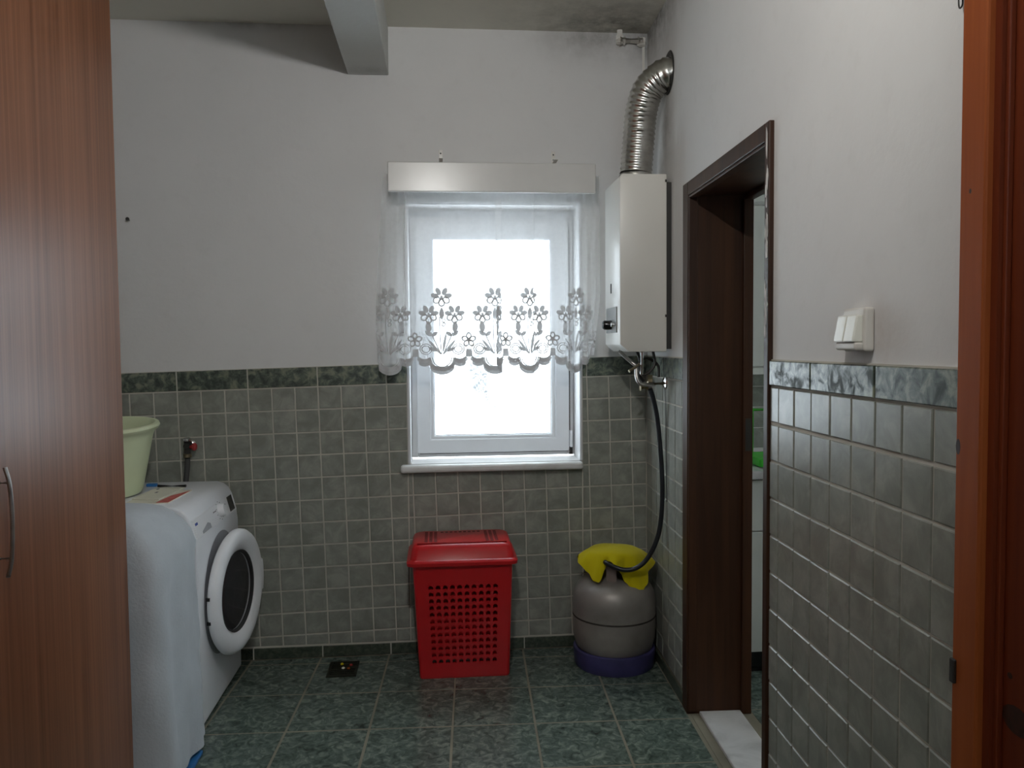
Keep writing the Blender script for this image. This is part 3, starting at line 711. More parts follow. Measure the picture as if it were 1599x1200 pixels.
# flue duct
path = spline([(2.152, -0.31, hz1 + 0.026), (2.158, -0.312, 2.16), (2.165, -0.316, 2.26), (2.172, -0.325, 2.34), (2.192, -0.345, 2.415), (2.232, -0.372, 2.458), (2.258, -0.388, 2.470), (2.276, -0.394, 2.474), (2.300, -0.396, 2.475)], 40)
acc = [0.0]
for a, b in zip(path, path[1:]): acc.append(acc[-1] + (b - a).length)
pp, rr = [], []
step = 0.0052; n_ = int(acc[-1] / step)
for k in range(n_ + 1):
    d = k * step; i = next((i for i in range(len(acc) - 1) if acc[i + 1] >= d), len(acc) - 2)
    t = (d - acc[i]) / max(1e-9, acc[i + 1] - acc[i]); pp.append(path[i].lerp(path[i + 1], t))
    ph = (d / 0.0208) % 1.0
    rr.append(0.0635 + (0.0035 if ph < 0.2 else (0.0012 if ph < 0.45 else 0.0)))
fd = tag(new_obj('flue_duct', *tube(pp, rr, 28, cap=False), M['alu'], None, True, 60), 'ribbed aluminium flue duct bending from the heater into the wall', 'duct')
V, F = lathe([(0.064, 0.0), (0.079, 0.004), (0.083, 0.002), (0.085, 0.0)], (0, 0, 0), n=28)
new_obj('wall_collar', [RW(0.398 + v[0], 2.474 + v[1], v[2] + 0.002) for v in V], F, M['dark_metal'], fd, True, 40)

# ceiling pipe in the corner
cpipe = thing('water_pipe', (2.2, -0.03, 2.70), 'white plastic water pipe with elbows in the corner under the ceiling', 'pipe')
new_obj('pipe_run', *tube([(2.155, -0.030, 2.735), (2.248, -0.030, 2.735)], 0.016, 10), M['heater'], cpipe, True, 40)
new_obj('pipe_riser', *tube([(2.150, -0.030, 2.735), (2.150, -0.030, 2.78)], 0.012, 10), M['heater'], cpipe, True, 40)
for x in (2.150, 2.250): new_obj('elbow', *join(tube([(x - (0.018 if x > 2.2 else 0.0), -0.03, 2.735), (x + (0.0 if x > 2.2 else 0.022), -0.03, 2.735)], 0.021, 12), tube([(x, -0.03, 2.735 - (0.020 if x > 2.2 else 0.012)), (x, -0.03, 2.735 + (0.012 if x > 2.2 else 0.022))], 0.017, 12)), M['heater'], cpipe, True, 40)
new_obj('pipe_drop', *tube([(2.262, -0.012, 2.724), (2.264, -0.012, 2.1)], 0.006, 8), M['heater'], cpipe, True, 40)

# nail
tag(new_obj('wall_nail', *join(tube([(0.021, 0.0, 1.937), (0.021, -0.022, 1.939)], 0.0025, 6), lathe([(0.0, -0.025), (0.008, -0.024), (0.008, -0.021), (0.0, -0.020)], (0.021, 0, 1.939), 'y', 10)), M['dark_metal']), 'single dark nail in the bare plaster beside the wardrobe', 'nail')

# ------------------------------------------------------------------ wardrobe
wx = 0.40
wd = thing('wardrobe', (0.1, -1.9, 0), 'tall reddish brown veneered wardrobe standing along the left wall', 'wardrobe')
new_obj('carcass', *join(box(-0.19, wx - 0.020, -1.160, -1.142, 0, 2.62), box(-0.19, wx - 0.020, -2.66, -2.642, 0, 2.62), box(-0.19, wx - 0.02, -2.642, -1.160, 2.60, 2.62), box(-0.19, wx - 0.02, -2.642, -1.160, 0.0, 0.08), box(-0.19, -0.18, -2.642, -1.160, 0.08, 2.60)), M['wardrobe'], wd)
for k, (a, b, hy) in enumerate(((-1.900, -1.141, -1.835), (-2.660, -1.903, -1.957))):
    dr_ = new_obj('door', *box(wx - 0.018, wx, a, b, 0.06, 2.61, 0.0015), M['wardrobe'], wd)
    pts = spline([(wx, hy, 0.955), (wx + 0.012, hy, 0.955), (wx + 0.030, hy, 0.955)], 3)
    hp = spline([(wx + 0.020, hy, 0.905), (wx + 0.029, hy, 0.945), (wx + 0.033, hy, 1.03), (wx + 0.030, hy, 1.10), (wx + 0.022, hy, 1.138)], 8)
    new_obj('handle', *join(tube(hp, 0.0045, 8), tube([(wx, hy, 0.945), (wx + 0.030, hy, 0.945)], 0.0045, 8), tube([(wx, hy, 1.105), (wx + 0.030, hy, 1.105)], 0.0045, 8)), M['steel'], dr_, True, 50)

# ------------------------------------------------------------------ washing machine
fx, ya, yb, zt = 0.468, -0.684, -0.100, 0.822
wm = thing('washing_machine', (0.19, -0.39, 0), 'white front loading washing machine against the back wall', 'washing machine')
prof = [(-0.09, 0.018), (fx, 0.018), (fx, 0.665), (fx - 0.004, 0.70), (fx - 0.024, 0.775), (fx - 0.034, 0.796), (fx - 0.052, 0.812), (fx - 0.08, zt), (-0.09, zt)]
V = [(p[0], ya, p[1]) for p in prof] + [(p[0], yb, p[1]) for p in prof]; n = len(prof)
F = [tuple(range(n)), tuple(range(2 * n - 1, n - 1, -1))] + [(k, (k + 1) % n, n + (k + 1) % n, n + k) for k in range(n)]
new_obj('body', *bevel(V, F, 0.010, 3, 40), M['white_enamel'], wm, True, 30)
new_obj('foot', *lathe([(0.022, 0.0), (0.022, 0.012), (0.012, 0.012), (0.012, 0.02)], (fx - 0.05, yb - 0.05, 0), n=12), M['black'], wm)
new_obj('foot', *lathe([(0.022, 0.0), (0.022, 0.012), (0.012, 0.012), (0.012, 0.02)], (fx - 0.05, ya + 0.05, 0), n=12), M['black'], wm)
# slanted control panel: plane from (fx-.004,.70) to (fx-.024,.775)
pdx, pdz = -0.020, 0.075; pl = math.hypot(pdx, pdz)
def pan(y, t, h): # t along the panel upward 0..1, h proud
    return (fx - 0.004 + pdx * t + h * pdz / pl, y, 0.70 + pdz * t - h * pdx / pl)
def pbox(y0, y1, t0, t1, h0, h1):
    V = [pan(y, t, h) for y in (y0, y1) for t in (t0, t1) for h in (h0, h1)]
    return V, [(0, 1, 3, 2), (4, 6, 7, 5), (0, 4, 5, 1), (2, 3, 7, 6), (0, 2, 6, 4), (1, 5, 7, 3)]
panel = new_obj('control_panel', *pbox(ya + 0.012, yb - 0.012, 0.02, 0.95, -0.002, 0.0016), M['white_plastic'], wm)
new_obj('display', *pbox(-0.205, -0.135, 0.10, 0.90, 0.0016, 0.0028), M['black'], panel)
V, F = lathe([(0.0, 0.022), (0.020, 0.022), (0.025, 0.016), (0.027, 0.0)], (0, 0, 0), n=24)
kx = [pan(-0.335 + v[0], 0.52 + v[1] / pl, v[2] + 0.0016) for v in V]
new_obj('program_knob', kx, F, M['white_plastic'], panel, True, 40)
for k in range(10):
    a = 2 * PI * k / 10 + 0.3; y, t = -0.335 + 0.041 * math.cos(a), 0.52 + 0.036 * math.sin(a) / pl
    new_obj('printed_mark', *pbox(y - 0.004, y + 0.004, t - 0.018, t + 0.018, 0.0016, 0.0019), M['grey_print'], panel)
for k in range(5):
    for r in range(2):
        y = -0.245 - 0.008 * k; new_obj('printed_mark', *pbox(y - 0.0025, y + 0.0025, 0.3 + 0.3 * r, 0.36 + 0.3 * r, 0.0016, 0.0019), M['grey_print'], panel)
dw = new_obj('detergent_drawer', *pbox(ya + 0.020, -0.475, 0.04, 0.92, 0.0012, 0.0035), M['white_plastic'], panel)
new_obj('drawer_recess', [pan(-0.60, 0.08, 0.0038), pan(-0.49, 0.08, 0.0038), pan(-0.49, 0.30, 0.0038), pan(-0.52, 0.42, 0.0038), pan(-0.60, 0.20, 0.0038)], [(0, 1, 2, 3, 4)], M['drawer_grey'], dw)
new_obj('printed_logo', *pbox(-0.655, -0.625, 0.62, 0.74, 0.0035, 0.0038), M['blue_print'], dw)
for k in range(3): new_obj('printed_mark', *pbox(-0.42 + 0.014 * k, -0.41 + 0.014 * k, 0.6, 0.66, 0.0016, 0.0019), M['grey_print'], panel)
dc = (fx, -0.388, 0.432)
AJ = math.radians(8.5); HY = dc[1] - 0.243
def ajar(vf):
    out = []
    for v in vf[0]:
        x, y, z = v; p, q_ = x - fx, y - HY
        out.append((fx + 0.004 + p * math.cos(AJ) + q_ * math.sin(AJ), HY + q_ * math.cos(AJ) - p * math.sin(AJ), z))
    return out, vf[1]
new_obj('door_opening', *lathe([(0.236, 0.0008), (0.200, 0.0012), (0.165, 0.0016), (0.0, 0.002)], dc, 'x', 48), M['drawer_grey'], wm, True, 40)
new_obj('drum', *lathe([(0.160, 0.0022), (0.150, 0.0028), (0.0, 0.003)], dc, 'x', 40), M['dark_metal'], wm, True, 50)
door = new_obj('door', *ajar(lathe([(0.205, 0.002), (0.232, 0.003), (0.241, 0.012), (0.240, 0.026), (0.232, 0.037), (0.216, 0.043), (0.196, 0.043), (0.176, 0.036), (0.160, 0.026), (0.152, 0.016), (0.150, 0.004)], dc, 'x', 56)), M['white_plastic'], wm, True, 50)
new_obj('door_back', *ajar(lathe([(0.206, 0.003), (0.150, 0.003)], dc, 'x', 48)), M['white_plastic'], door, True, 40)
new_obj('door_glass', *ajar(lathe([(0.152, 0.018), (0.140, 0.024), (0.11, 0.027), (0.06, 0.029), (0.0, 0.030)], dc, 'x', 40)), M['door_glass'], door, True, 60)
new_obj('glass_bowl', *ajar(lathe([(0.150, 0.010), (0.135, 0.004), (0.10, 0.002), (0.0, 0.0015)], dc, 'x', 40)), M['dark_metal'], door, True, 60)
new_obj('glass_seal', *ajar(lathe([(0.149, 0.016), (0.156, 0.022), (0.159, 0.028), (0.152, 0.025), (0.148, 0.020)], dc, 'x', 40)), M['gasket'], door, True, 60)
hp = [(dc[0] + 0.022, dc[1] + 0.236 * math.cos(a), dc[2] + 0.236 * math.sin(a)) for a in [(-0.32 + 0.64 * k / 10) for k in range(11)]]
new_obj('door_handle', *ajar(tube(hp, [0.006] + [0.018] * 9 + [0.006], 10)), M['white_plastic'], door, True, 60)
for z in (0.470, 0.380):
    y = dc[1] - math.sqrt(max(0, 0.241 ** 2 - (z - dc[2]) ** 2)); new_obj('hinge_hole', *ajar(box(fx + 0.004, fx + 0.018, y - 0.003, y + 0.006, z - 0.006, z + 0.006)), M['black'], door)

# items on the washing machine
def flat(pts, z, h): 
    n = len(pts); V = [(x, y, z) for x, y in pts] + [(x, y, z + h) for x, y in pts]
    return V, [tuple(range(n))[::-1], tuple(range(n, 2 * n))] + [(k, (k + 1) % n, n + (k + 1) % n, n + k) for k in range(n)]
pz = zt
leaflet = tag(new_obj('leaflet', *flat([(0.19, -0.62), (0.345, -0.60), (0.352, -0.34), (0.195, -0.30)], pz, 0.004), M['paper']), 'cream leaflet with a red printed edge lying on the washing machine', 'leaflet')
new_obj('printed_edge', *flat([(0.300, -0.60), (0.344, -0.598), (0.351, -0.36), (0.31, -0.46)], pz + 0.004, 0.0006), M['red_print'], leaflet)
env = tag(new_obj('envelope', *flat([(0.192, -0.53), (0.295, -0.55), (0.315, -0.30), (0.20, -0.27)], pz + 0.0046, 0.004), M['paper']), 'cream envelope lying on top of the leaflet', 'envelope')
for (x, y) in ((0.215, -0.345), (0.235, -0.42)): new_obj('printed_mark', *flat([(x, y), (x + 0.008, y), (x + 0.008, y + 0.025), (x, y + 0.025)], pz + 0.0086, 0.0004), M['grey_print'], env)
pen = tag(new_obj('pen', *tube([(0.205, -0.290, pz + 0.0143), (0.318, -0.304, pz + 0.0143)], 0.0055, 8), M['black'], None, True, 40), 'black pen on the envelope on the washing machine', 'pen')
clipb = tag(new_obj('peg', *join(box(0.135, 0.175, -0.222, -0.214, pz, pz + 0.012, 0.002), box(0.135, 0.175, -0.211, -0.203, pz, pz + 0.012, 0.002), tube([(0.155, -0.214, pz + 0.006), (0.155, -0.211, pz + 0.006)], 0.006, 8)), M['blue_plastic']), 'small blue clothes peg on the washing machine behind the envelope', 'peg')

# basin: pale green, slightly tipped, standing on the machine
bc = Vector((0.058, -0.40, 0)); tilt = Matrix.Rotation(math.radians(4.5), 3, 'X')
prof = [(0.0, 0.006), (0.112, 0.004), (0.118, 0.0), (0.124, 0.010), (0.168, 0.215), (0.178, 0.242), (0.190, 0.247), (0.196, 0.258), (0.192, 0.268), (0.180, 0.270), (0.172, 0.262), (0.164, 0.235), (0.119, 0.016), (0.0, 0.012)]
V, F = lathe(prof, (0, 0, 0), n=44)
V = [tilt @ Vector(v) for v in V]; mz = min(v.z for v in V)
V = [v + Vector((bc.x, bc.y, pz - mz + 0.0005)) for v in V]
tag(new_obj('plastic_basin', V, F, M['basin'], None, True, 50), 'pale green round plastic basin standing on the washing machine', 'basin')

# tap and hose behind the machine
tp = thing('washing_machine_tap', (0.262, -0.03, 0.95), 'small wall tap with a red knob above the washing machine', 'tap')
new_obj('tap_body', *join(tube([(0.252, -0.008, 0.968), (0.252, -0.07, 0.968)], 0.013, 12), tube([(0.252, -0.058, 0.930), (0.252, -0.058, 0.992)], [0.013, 0.015, ][0], 12)), M['dark_metal'], tp, True, 40)
new_obj('top_cap', *lathe([(0.017, 0.0), (0.019, 0.008), (0.012, 0.014), (0.0, 0.015)], (0.252, -0.058, 0.990), n=14), M['chrome'], tp, True, 40)
new_obj('knob', *lathe([(0.006, 0.0), (0.010, 0.010), (0.016, 0.014), (0.017, 0.024), (0.011, 0.030), (0.0, 0.031)], (0.262, -0.060, 0.964), 'x', 16), M['redknob'], tp, True, 40)
new_obj('hose_nut', *lathe([(0.015, 0.0), (0.018, 0.002), (0.018, 0.016), (0.014, 0.018)], (0.252, -0.058, 0.918), n=10), M['brass'], tp, True, 40)
new_obj('rosette', *lathe([(0.013, -0.016), (0.022, -0.012), (0.024, -0.008)], (0.252, 0, 0.968), 'y', 16), M['chrome'], tp, True, 40)
tag(new_obj('inlet_hose', *tube(spline([(0.252, -0.058, 0.917), (0.251, -0.058, 0.88), (0.244, -0.055, 0.83), (0.236, -0.05, 0.75), (0.23, -0.05, 0.6)], 8), 0.011, 10), M['grey_hose'], None, True, 50), 'grey inlet hose dropping from the tap behind the washing machine', 'hose')

# ------------------------------------------------------------------ cloth covered box
sb = thing('storage_box', (0.16, -0.91, 0), 'blue plastic box with only its foot showing under the white cloth', 'box')
new_obj('shell', *box(-0.15, 0.36, -1.085, -0.745, 0.014, 0.80, 0.012), M['blue_plastic'], sb)
new_obj('base', *box(-0.16, 0.512, -1.12, -0.83, 0.0, 0.014, 0.003), M['blue_plastic'], sb)
def rrect(cx, cy, hx, hy, r, n=80):
    out = []
    per = 4 * (hx + hy)
    for k in range(n):
        d = per * k / n
        if d < 2 * hy: p = (hx, -hy + d)
        elif d < 2 * hy + 2 * hx: p = (hx - (d - 2 * hy), hy)
        elif d < 4 * hy + 2 * hx: p = (-hx, hy - (d - 2 * hy - 2 * hx))
        else: p = (-hx + (d - 4 * hy - 2 * hx), -hy)
        qx = max(-(hx - r), min(hx - r, p[0])); qy = max(-(hy - r), min(hy - r, p[1]))
        v = Vector((p[0] - qx, p[1] - qy)); l = v.length
        if l > 1e-6: v = v / l * min(l, r) if l > r else v
        out.append((cx + qx + v.x, cy + qy + v.y))
    return out
V, F = [], []; N = 160
levels = [(0.030 + 0.0435 * k, 0.0, 1.0 - 0.05 * k) for k in range(16)] + [(0.72, 0.0, 0.22), (0.765, -0.012, 0.15), (0.80, -0.036, 0.1), (0.828, -0.062, 0.08), (0.848, -0.085, 0.06), (0.858, -0.115, 0.04), (0.863, -0.15, 0.03), (0.866, -0.185, 0.02)]
for li, (z, dx, am) in enumerate(levels):
    t = 1 - min(1, z / 0.75)
    hx = 0.318 + 0.022 * t; hy = 0.203 + 0.010 * t
    cx, cy = 0.165, -0.922
    L = rrect(cx, cy, hx, hy, 0.05, N)
    for k, (x, y) in enumerate(L):
        nrm = Vector((x - cx, y - cy)).normalized(); a = 2 * PI * k / N
        w = 0.010 * am * math.sin(9 * a + 0.5 + z * 2.2) + 0.006 * am * math.sin(17 * a - z * 3) + 0.012 * noise.noise(Vector((x * 8, y * 8, z * 6))) + 0.006 * noise.noise(Vector((x * 22, y * 22 + z * 9, z * 14)))
        if dx < 0:
            sc = 1 + dx / 0.30; sy_ = 1 + dx * 0.9 / 0.30
            px, py = cx + (x - cx) * sc, cy + (y - cy) * max(0.3, 1 + dx * 0.55 / 0.2)
        else: px, py = x, y
        px = max(px, -0.18); 
        p = Vector((px + nrm.x * w, min(py + nrm.y * w, -0.690), z + 0.010 * noise.noise(Vector((x * 7, y * 7, 3.1))) * (1 - t)))
        p.x = max(p.x, -0.19); p.y = max(p.y, -1.137)
        V.append(tuple(p))
for li in range(len(levels) - 1):
    for k in range(N): F.append((li * N + k, li * N + (k + 1) % N, (li + 1) * N + (k + 1) % N, (li + 1) * N + k))
nn = len(V); V.append((0.165, -0.922, 0.868)); l0 = (len(levels) - 1) * N
F += [(l0 + k, l0 + (k + 1) % N, nn) for k in range(N)]
tag(new_obj('white_cloth', V, F, M['towel'], None, True), 'white terry cloth draped to the floor beside the washing machine', 'cloth')

# ------------------------------------------------------------------ laundry basket
lb = thing('laundry_basket', (1.42, -0.18, 0), 'red plastic laundry basket with perforated front and lid', 'laundry basket')
bx = dict(b=(1.236, 1.612, -0.298, -0.055), t=(1.212, 1.628, -0.318, -0.035)); bh = 0.488
def bask(u, v, w):  # u 0..1 in x, v 0..1 in z, w 0 front .. 1 back
    x0 = bx['b'][0] + (bx['t'][0] - bx['b'][0]) * v; x1 = bx['b'][1] + (bx['t'][1] - bx['b'][1]) * v
    y0 = bx['b'][2] + (bx['t'][2] - bx['b'][2]) * v; y1 = bx['b'][3] + (bx['t'][3] - bx['b'][3]) * v
    return (x0 + (x1 - x0) * u, y0 + (y1 - y0) * w, 0.0 + bh * v)
# perforated front panel
NC, NR = 10, 12; u0, u1, v0, v1 = 0.135, 0.865, 0.120, 0.825; V, F = [], []
th_ = 0.010
def heart(k): # triangular petal hole outline, 8 points matching the 8 cell points
    return [(-0.30, -0.27), (0.0, -0.20), (0.30, -0.27), (0.34, 0.02), (0.20, 0.30), (0.0, 0.36), (-0.20, 0.30), (-0.34, 0.02)][k]
CELL = [(-0.5, -0.5), (0, -0.5), (0.5, -0.5), (0.5, 0), (0.5, 0.5), (0, 0.5), (-0.5, 0.5), (-0.5, 0)]
cu, cv = (u1 - u0) / NC, (v1 - v0) / NR
for r in range(NR):
    for c in range(NC):
        cx, cz = u0 + cu * (c + 0.5), v0 + cv * (r + 0.5); n = len(V)
        V += [bask(cx + cu * p[0], cz + cv * p[1], 0) for p in CELL]
        V += [bask(cx + cu * heart(k)[0], cz + cv * heart(k)[1], 0) for k in range(8)]
        V += [bask(cx + cu * heart(k)[0] * 0.92, cz + cv * heart(k)[1] * 0.92, 0.028) for k in range(8)]
        for k in range(8):
            l = (k + 1) % 8
            F += [(n + k, n + l, n + 8 + l, n + 8 + k), (n + 8 + k, n + 8 + l, n + 16 + l, n + 16 + k)]
def quad(a, b, c, d):
    n = len(V); V.extend([bask(*a), bask(*b), bask(*c), bask(*d)]); F.append((n, n + 1, n + 2, n + 3))
for (a, b, c, d) in ((0.03, 0.97, 0.015, v0), (0.03, 0.97, v1, 1.0), (0.03, u0, v0, v1), (u1, 0.97, v0, v1)):
    quad((a, c, 0), (b, c, 0), (b, d, 0), (a, d, 0))
new_obj('front_panel', V, F, M['red'], lb)
# raised border round the perforation, body shell
def bring(pts_, v):
    return [bask(u, v, w) for u, w in pts_]
loop = [(0.03, 0.0), (0.97, 0.0), (0.99, 0.012), (1.0, 0.06), (1.0, 0.94), (0.97, 1.0), (0.03, 1.0), (0.0, 0.94), (0.0, 0.06), (0.01, 0.012)]
V, F = [], []; lv = [0.0, 0.015, 0.5, 1.0]
for v in lv:
    sc = 0.985 if v == 0 else 1.0
    V += [(1.42 + (p[0] - 1.42) * sc, -0.176 + (p[1] + 0.176) * sc, p[2]) for p in bring(loop, v)]
nl = len(loop)
for i in range(len(lv) - 1):
    for k in range(nl):
        if k == 0 and i > 0: continue
        F.append((i * nl + k, i * nl + (k + 1) % nl, (i + 1) * nl + (k + 1) % nl, (i + 1) * nl + k))
F.append(tuple(range(nl)))
new_obj('tub', V, F, M['red'], lb)
fr = [(u0 - 0.02, v0 - 0.015), (u1 + 0.02, v0 - 0.015), (u1 + 0.02, v1 + 0.012), (u0 - 0.02, v1 + 0.012)]
# lid
def lidloop(x0, x1, y0, y1, z, r=0.03):
    out = []
    for (cx, cy, a0) in ((x1 - r, y0 + r, -PI / 2), (x1 - r, y1 - r, 0), (x0 + r, y1 - r, PI / 2), (x0 + r, y0 + r, PI)):
        for k in range(5):
            a = a0 + PI / 2 * k / 4; out.append((cx + r * math.cos(a), cy + r * math.sin(a), z))
    return out
LV = [lidloop(1.200, 1.640, -0.328, -0.020, 0.482), lidloop(1.190, 1.648, -0.338, -0.012, 0.484), lidloop(1.189, 1.649, -0.339, -0.012, 0.497), lidloop(1.194, 1.644, -0.334, -0.016, 0.503),
      lidloop(1.202, 1.636, -0.325, -0.022, 0.507), lidloop(1.210, 1.628, -0.302, -0.034, 0.547), lidloop(1.216, 1.622, -0.290, -0.04, 0.559), lidloop(1.228, 1.610, -0.276, -0.048, 0.565)]
V, F = [], []; n = len(LV[0])
for L in LV: V += L
for i in range(len(LV) - 1):
    for k in range(n): F.append((i * n + k, i * n + (k + 1) % n, (i + 1) * n + (k + 1) % n, (i + 1) * n + k))
F.append(tuple(range((len(LV) - 1) * n, len(LV) * n)))
lid = new_obj('lid', V, F, M['red'], lb, True, 35)
M['red_dark'] = plain('shadowed_slot', (0.05, 0.002, 0.003), 0.6)
for side in (1.262, 1.520):
    for r in range(8):
        for c in range(3):
            x, y = side + 0.020 * c, -0.250 + 0.024 * r
            new_obj('lid_slot', *box(x, x + 0.013, y, y + 0.014, 0.5644, 0.5654), M['red_dark'], lid)
for c in range(9):
    x = 1.330 + 0.020 * c; new_obj('lid_slot', *box(x, x + 0.012, -0.085, -0.068, 0.5644, 0.5654), M['red_dark'], lid)
ridge = tube([(1.232, -0.277, 0.5655), (1.606, -0.277, 0.5655)], 0.003, 6)
new_obj('lid_ridge', *join(ridge, tube([(1.29, -0.262, 0.565), (1.55, -0.262, 0.565)], 0.002, 6)), M['red'], lid, True)

# ------------------------------------------------------------------ gas cylinder
gc = (2.078, -0.205, 0.0)
gs = thing('gas_cylinder', gc, 'grey gas cylinder with a violet blue foot ring in the corner', 'gas cylinder')
new_obj('foot_ring', *lathe([(0.150, 0.0), (0.168, 0.0), (0.172, 0.006), (0.178, 0.066), (0.176, 0.078), (0.166, 0.082), (0.160, 0.075), (0.152, 0.01)], gc, n=48), M['gas_blue'], gs, True, 40)
new_obj('body', *lathe([(0.10, 0.045), (0.145, 0.060), (0.165, 0.085), (0.176, 0.125), (0.179, 0.17), (0.179, 0.285), (0.174, 0.318), (0.160, 0.347), (0.138, 0.367), (0.105, 0.381), (0.06, 0.390), (0.0, 0.393)], gc, n=48), M['gas'], gs, True, 60)
new_obj('weld_seam', *lathe([(0.1785, 0.216), (0.1805, 0.219), (0.1805, 0.222), (0.1785, 0.225)], gc, n=48), M['gas_seam'], gs, True, 60)
def arc_wall(r0, r1, z0, z1, a0, a1, n=8):
    V, F = [], []
    for k in range(n + 1):
        a = a0 + (a1 - a0) * k / n
        for r in (r0, r1):
            for z in (z0, z1): V.append((gc[0] + r * math.cos(a), gc[1] + r * math.sin(a), z))
    for k in range(n):
        b = 4 * k; F += [(b, b + 1, b + 5, b + 4), (b + 2, b + 6, b + 7, b + 3), (b, b + 4, b + 6, b + 2), (b + 1, b + 3, b + 7, b + 5)]
    F += [(0, 2, 3, 1), (4 * n, 4 * n + 1, 4 * n + 3, 4 * n + 2)]
    return V, F
for a in (-1.90, -0.3, 1.3, 2.8): new_obj('collar_post', *arc_wall(0.088, 0.094, 0.370, 0.482, a - 0.23, a + 0.23, 4), M['pinkish'], gs)
new_obj('collar_ring', *lathe([(0.086, 0.482), (0.096, 0.482), (0.098, 0.49), (0.093, 0.498), (0.086, 0.492), (0.086, 0.482)], gc, n=32), M['gas'], gs, True, 50)
rg = new_obj('valve', *join(lathe([(0.018, 0.385), (0.018, 0.41), (0.026, 0.412), (0.026, 0.44), (0.034, 0.442), (0.034, 0.462), (0.0, 0.466)], gc, n=16)), M['brass'], gs, True, 40)

# yellow cloth over the collar
def hemp(a):
    """(radius, z) of the cloth edge at angle a (degrees, 0 = +x, -90 = towards the camera)"""
    K = [(-180, 0.158, 0.478), (-165, 0.165, 0.455), (-150, 0.150, 0.420), (-138, 0.145, 0.392), (-128, 0.135, 0.386), (-122, 0.116, 0.435), (-117, 0.112, 0.474), (-108, 0.120, 0.476), (-98, 0.128, 0.458), (-90, 0.124, 0.430), (-78, 0.118, 0.385), (-66, 0.138, 0.352), (-54, 0.158, 0.341), (-42, 0.160, 0.370), (-30, 0.150, 0.415), (-14, 0.168, 0.425), (0, 0.180, 0.440), (14, 0.170, 0.425), (45, 0.150, 0.385), (70, 0.140, 0.40), (90, 0.138, 0.41), (120, 0.15, 0.40), (150, 0.155, 0.44), (180, 0.158, 0.478)]
    for (p, r0, z0), (q_, r1, z1) in zip(K, K[1:]):
        if a <= q_:
            t = (a - p) / (q_ - p); t = t * t * (3 - 2 * t); return r0 + (r1 - r0) * t, z0 + (z1 - z0) * t
V, F = [], []; N = 120; rings = [0.0, 0.03, 0.06, 0.085, 0.1]
for rr_ in rings[1:]:
    for k in range(N):
        a = 2 * PI * k / N - PI; V.append((gc[0] + rr_ * math.cos(a), gc[1] + rr_ * math.sin(a), 0.5125 - 0.012 * (rr_ / 0.1) ** 3 + 0.0025 * math.sin(3 * a + 1) * rr_ / 0.1))
NH = 9
for h in range(1, NH + 1):
    t = h / NH
    for k in range(N):
        a = 2 * PI * k / N - PI; R, Z = hemp(math.degrees(a))
        r = 0.1 + (R - 0.1) * (t ** 0.75); z = 0.5005 + (Z - 0.5005) * (t ** 1.25)
        r += 0.004 * math.sin(11 * a + 2 * t) * t
        V.append((gc[0] + r * math.cos(a), gc[1] + r * math.sin(a), z))
nr = len(rings) - 1 + NH
for i in range(nr - 1):
    for k in range(N): F.append((i * N + k, i * N + (k + 1) % N, (i + 1) * N + (k + 1) % N, (i + 1) * N + k))
nn = len(V); V.append((gc[0], gc[1], 0.5135)); F += [(k, (k + 1) % N, nn) for k in range(N)]
tag(new_obj('yellow_cloth', V, F, M['yellow_cloth'], None, True), 'yellow cleaning cloth draped over the top of the gas cylinder', 'cloth')

# gas hose from heater to cylinder
hose = spline([RW(0.383, 1.205, 0.075), RW(0.378, 1.16, 0.060), RW(0.370, 1.08, 0.042), RW(0.370, 0.94, 0.028), RW(0.375, 0.78, 0.022), (2.238, -0.372, 0.64), (2.215, -0.372, 0.555), (2.178, -0.368, 0.490), (2.135, -0.362, 0.456), (2.092, -0.352, 0.448), (2.055, -0.338, 0.456), (2.022, -0.305, 0.468), (2.03, -0.245, 0.468), (2.06, -0.215, 0.462)], 10)
gh = tag(new_obj('gas_hose', *tube(hose, 0.0098, 12), M['hose'], None, True, 60), 'black rubber gas hose from the heater to the cylinder', 'hose')
V, F = [], []
pts = [RW(0.377, 1.33, 0.02), RW(0.379, 1.15, 0.010), RW(0.392, 0.95, 0.0115), RW(0.410, 0.74, 0.0115)]
tag(new_obj('hose_shadow_line', *tube(spline(pts, 8), 0.0014, 6), M['grey_hose']), 'thin dark line standing in for the gas hose shadow on the tiles', 'shadow line')  # dark strand drawn where the hose casts its shadow line

# ------------------------------------------------------------------ kitchen beyond the doorway
structure(new_obj('wall_kitchen_back', *box(2.52, 4.7, 0.15, 0.3, 0, 2.6), M['grey_plaster'], base=(0, 0, 0)))
structure(new_obj('wall_kitchen_side', *join(box(4.7, 4.85, -2.75, -1.5, 0, 2.6), box(4.7, 4.85, -0.7, 0.3, 0, 2.6), box(4.7, 4.85, -1.5, -0.7, 0, 1.1), box(4.7, 4.85, -1.5, -0.7, 2.0, 2.6)), M['grey_plaster'], base=(0, 0, 0)))  # unseen opening added so daylight reaches the cabinets
structure(new_obj('wall_kitchen_front', *box(2.4, 4.7, -2.75, -2.6, 0, 2.6), M['grey_plaster'], base=(0, 0, 0)))
structure(new_obj('ceiling_kitchen', *box(2.3, 4.85, -2.75, 0.3, 2.6, 2.7), M['ceiling'], base=(0, 0, 0)))
kf = structure(new_obj('floor_kitchen', *box(2.45, 4.7, -2.6, 0.15, -0.1, -0.0035), M['floor_grout'], base=(0, 0, 0)))
polys = []
for r in range(4):
    for c in range(2):
        x0_, y0_ = 2.452 + 0.302 * c, -1.32 + 0.302 * r
        P = [(x0_, y0_), (x0_ + 0.302, y0_), (x0_ + 0.302, y0_ + 0.302), (x0_, y0_ + 0.302)]
        P = clip(P, -NX, -NY, -(XC * NX + 0.230))
        if len(P) > 2: polys.append([P])
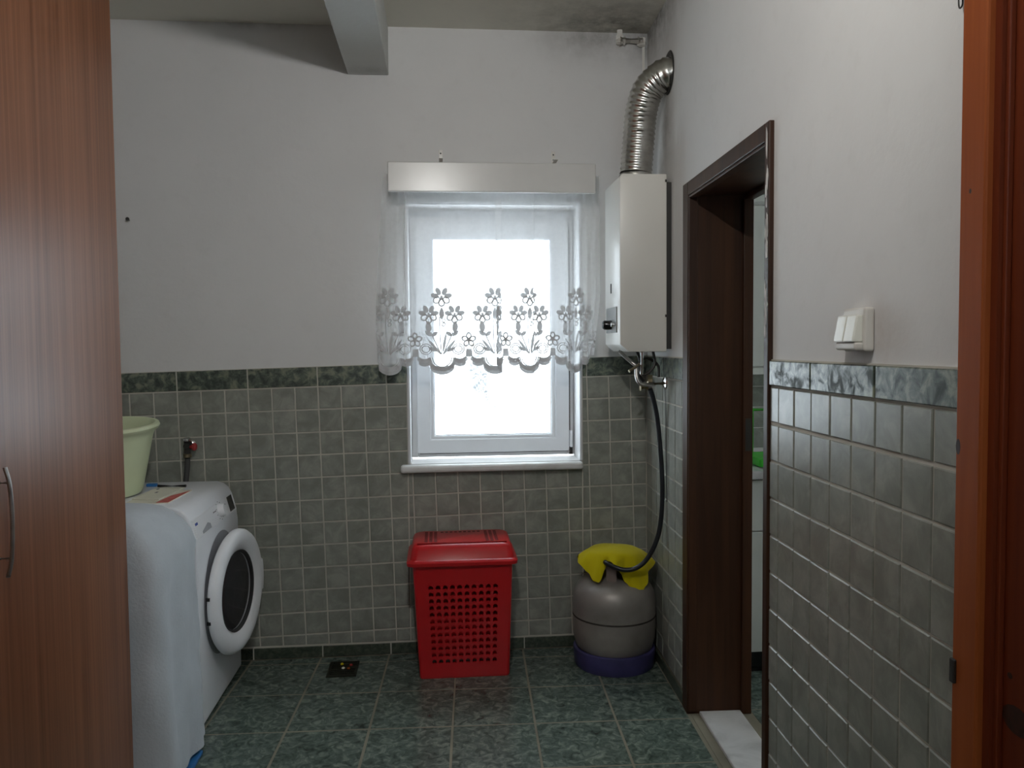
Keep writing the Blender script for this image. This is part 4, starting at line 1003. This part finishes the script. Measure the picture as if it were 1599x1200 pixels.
place_tiles(kf, polys, lambda x, y, h: (x, y, h), M['floor_tile'], 'floor_tile', -0.003, 0.0005)
wk = bpy.data.objects['wall_kitchen_back']
polys = [[[(2.50 + 0.15 * c, 0.88 + 0.1 * r), (2.65 + 0.15 * c, 0.88 + 0.1 * r), (2.65 + 0.15 * c, 0.98 + 0.1 * r), (2.50 + 0.15 * c, 0.98 + 0.1 * r)]] for c in range(4) for r in range(4)]
place_tiles(wk, polys, lambda x, z, h: (x, 0.15 - h, z), M['tile'], 'tile', -0.001, 0.006)
kb = thing('base_cabinet', (2.85, -0.15, 0), 'white kitchen base cabinet seen through the doorway', 'cabinet')
new_obj('plinth', *box(2.535, 3.4, -0.37, 0.14, 0.0, 0.098), M['black'], kb)
new_obj('body', *box(2.535, 3.4, -0.402, 0.14, 0.098, 0.828), M['cabinet'], kb)
new_obj('door', *box(2.537, 2.96, -0.42, -0.403, 0.102, 0.606, 0.003), M['cabinet'], kb)
new_obj('drawer', *box(2.537, 2.96, -0.42, -0.403, 0.612, 0.822, 0.003), M['cabinet'], kb)
tag(new_obj('kitchen_worktop', *box(2.535, 3.4, -0.445, 0.145, 0.829, 0.864, 0.006), M['counter']), 'pale grey kitchen worktop on the base cabinet', 'worktop')
ku = thing('wall_cabinet', (2.85, -0.02, 1.25), 'white kitchen wall cabinet seen through the top of the doorway', 'cabinet')
new_obj('body', *box(2.535, 3.4, -0.182, 0.148, 1.25, 2.30), M['cabinet'], ku)
new_obj('door', *box(2.537, 2.96, -0.20, -0.183, 1.285, 1.985, 0.003), M['cabinet'], ku)
new_obj('upper_door', *box(2.537, 2.96, -0.20, -0.183, 2.0, 2.29, 0.003), M['cabinet'], ku)
pane_ = plain('green_cabinet_glass', (0.30, 0.40, 0.34), 0.1)
new_obj('upper_glass', *box(2.57, 2.9, -0.2015, -0.1995, 2.03, 2.26), pane_, ku)
new_obj('light_rail', *box(2.537, 2.96, -0.20, -0.183, 1.25, 1.28, 0.002), M['cabinet'], ku)
dr = thing('dish_rack', (2.75, -0.22, 0.864), 'bright green plastic dish rack on the kitchen worktop', 'dish rack')
new_obj('tray', *box(2.668, 2.95, -0.36, -0.12, 0.866, 0.900, 0.006), M['green_plastic'], dr)
for (x, y) in ((2.676, -0.25), (2.94, -0.25)): new_obj('upright', *tube([(x, y, 0.895), (x, y, 1.105)], 0.008, 8), M['green_plastic'], dr, True, 40)
new_obj('top_bar', *tube([(2.676, -0.25, 1.10), (2.94, -0.25, 1.10)], 0.006, 8), M['green_plastic'], dr, True, 40)
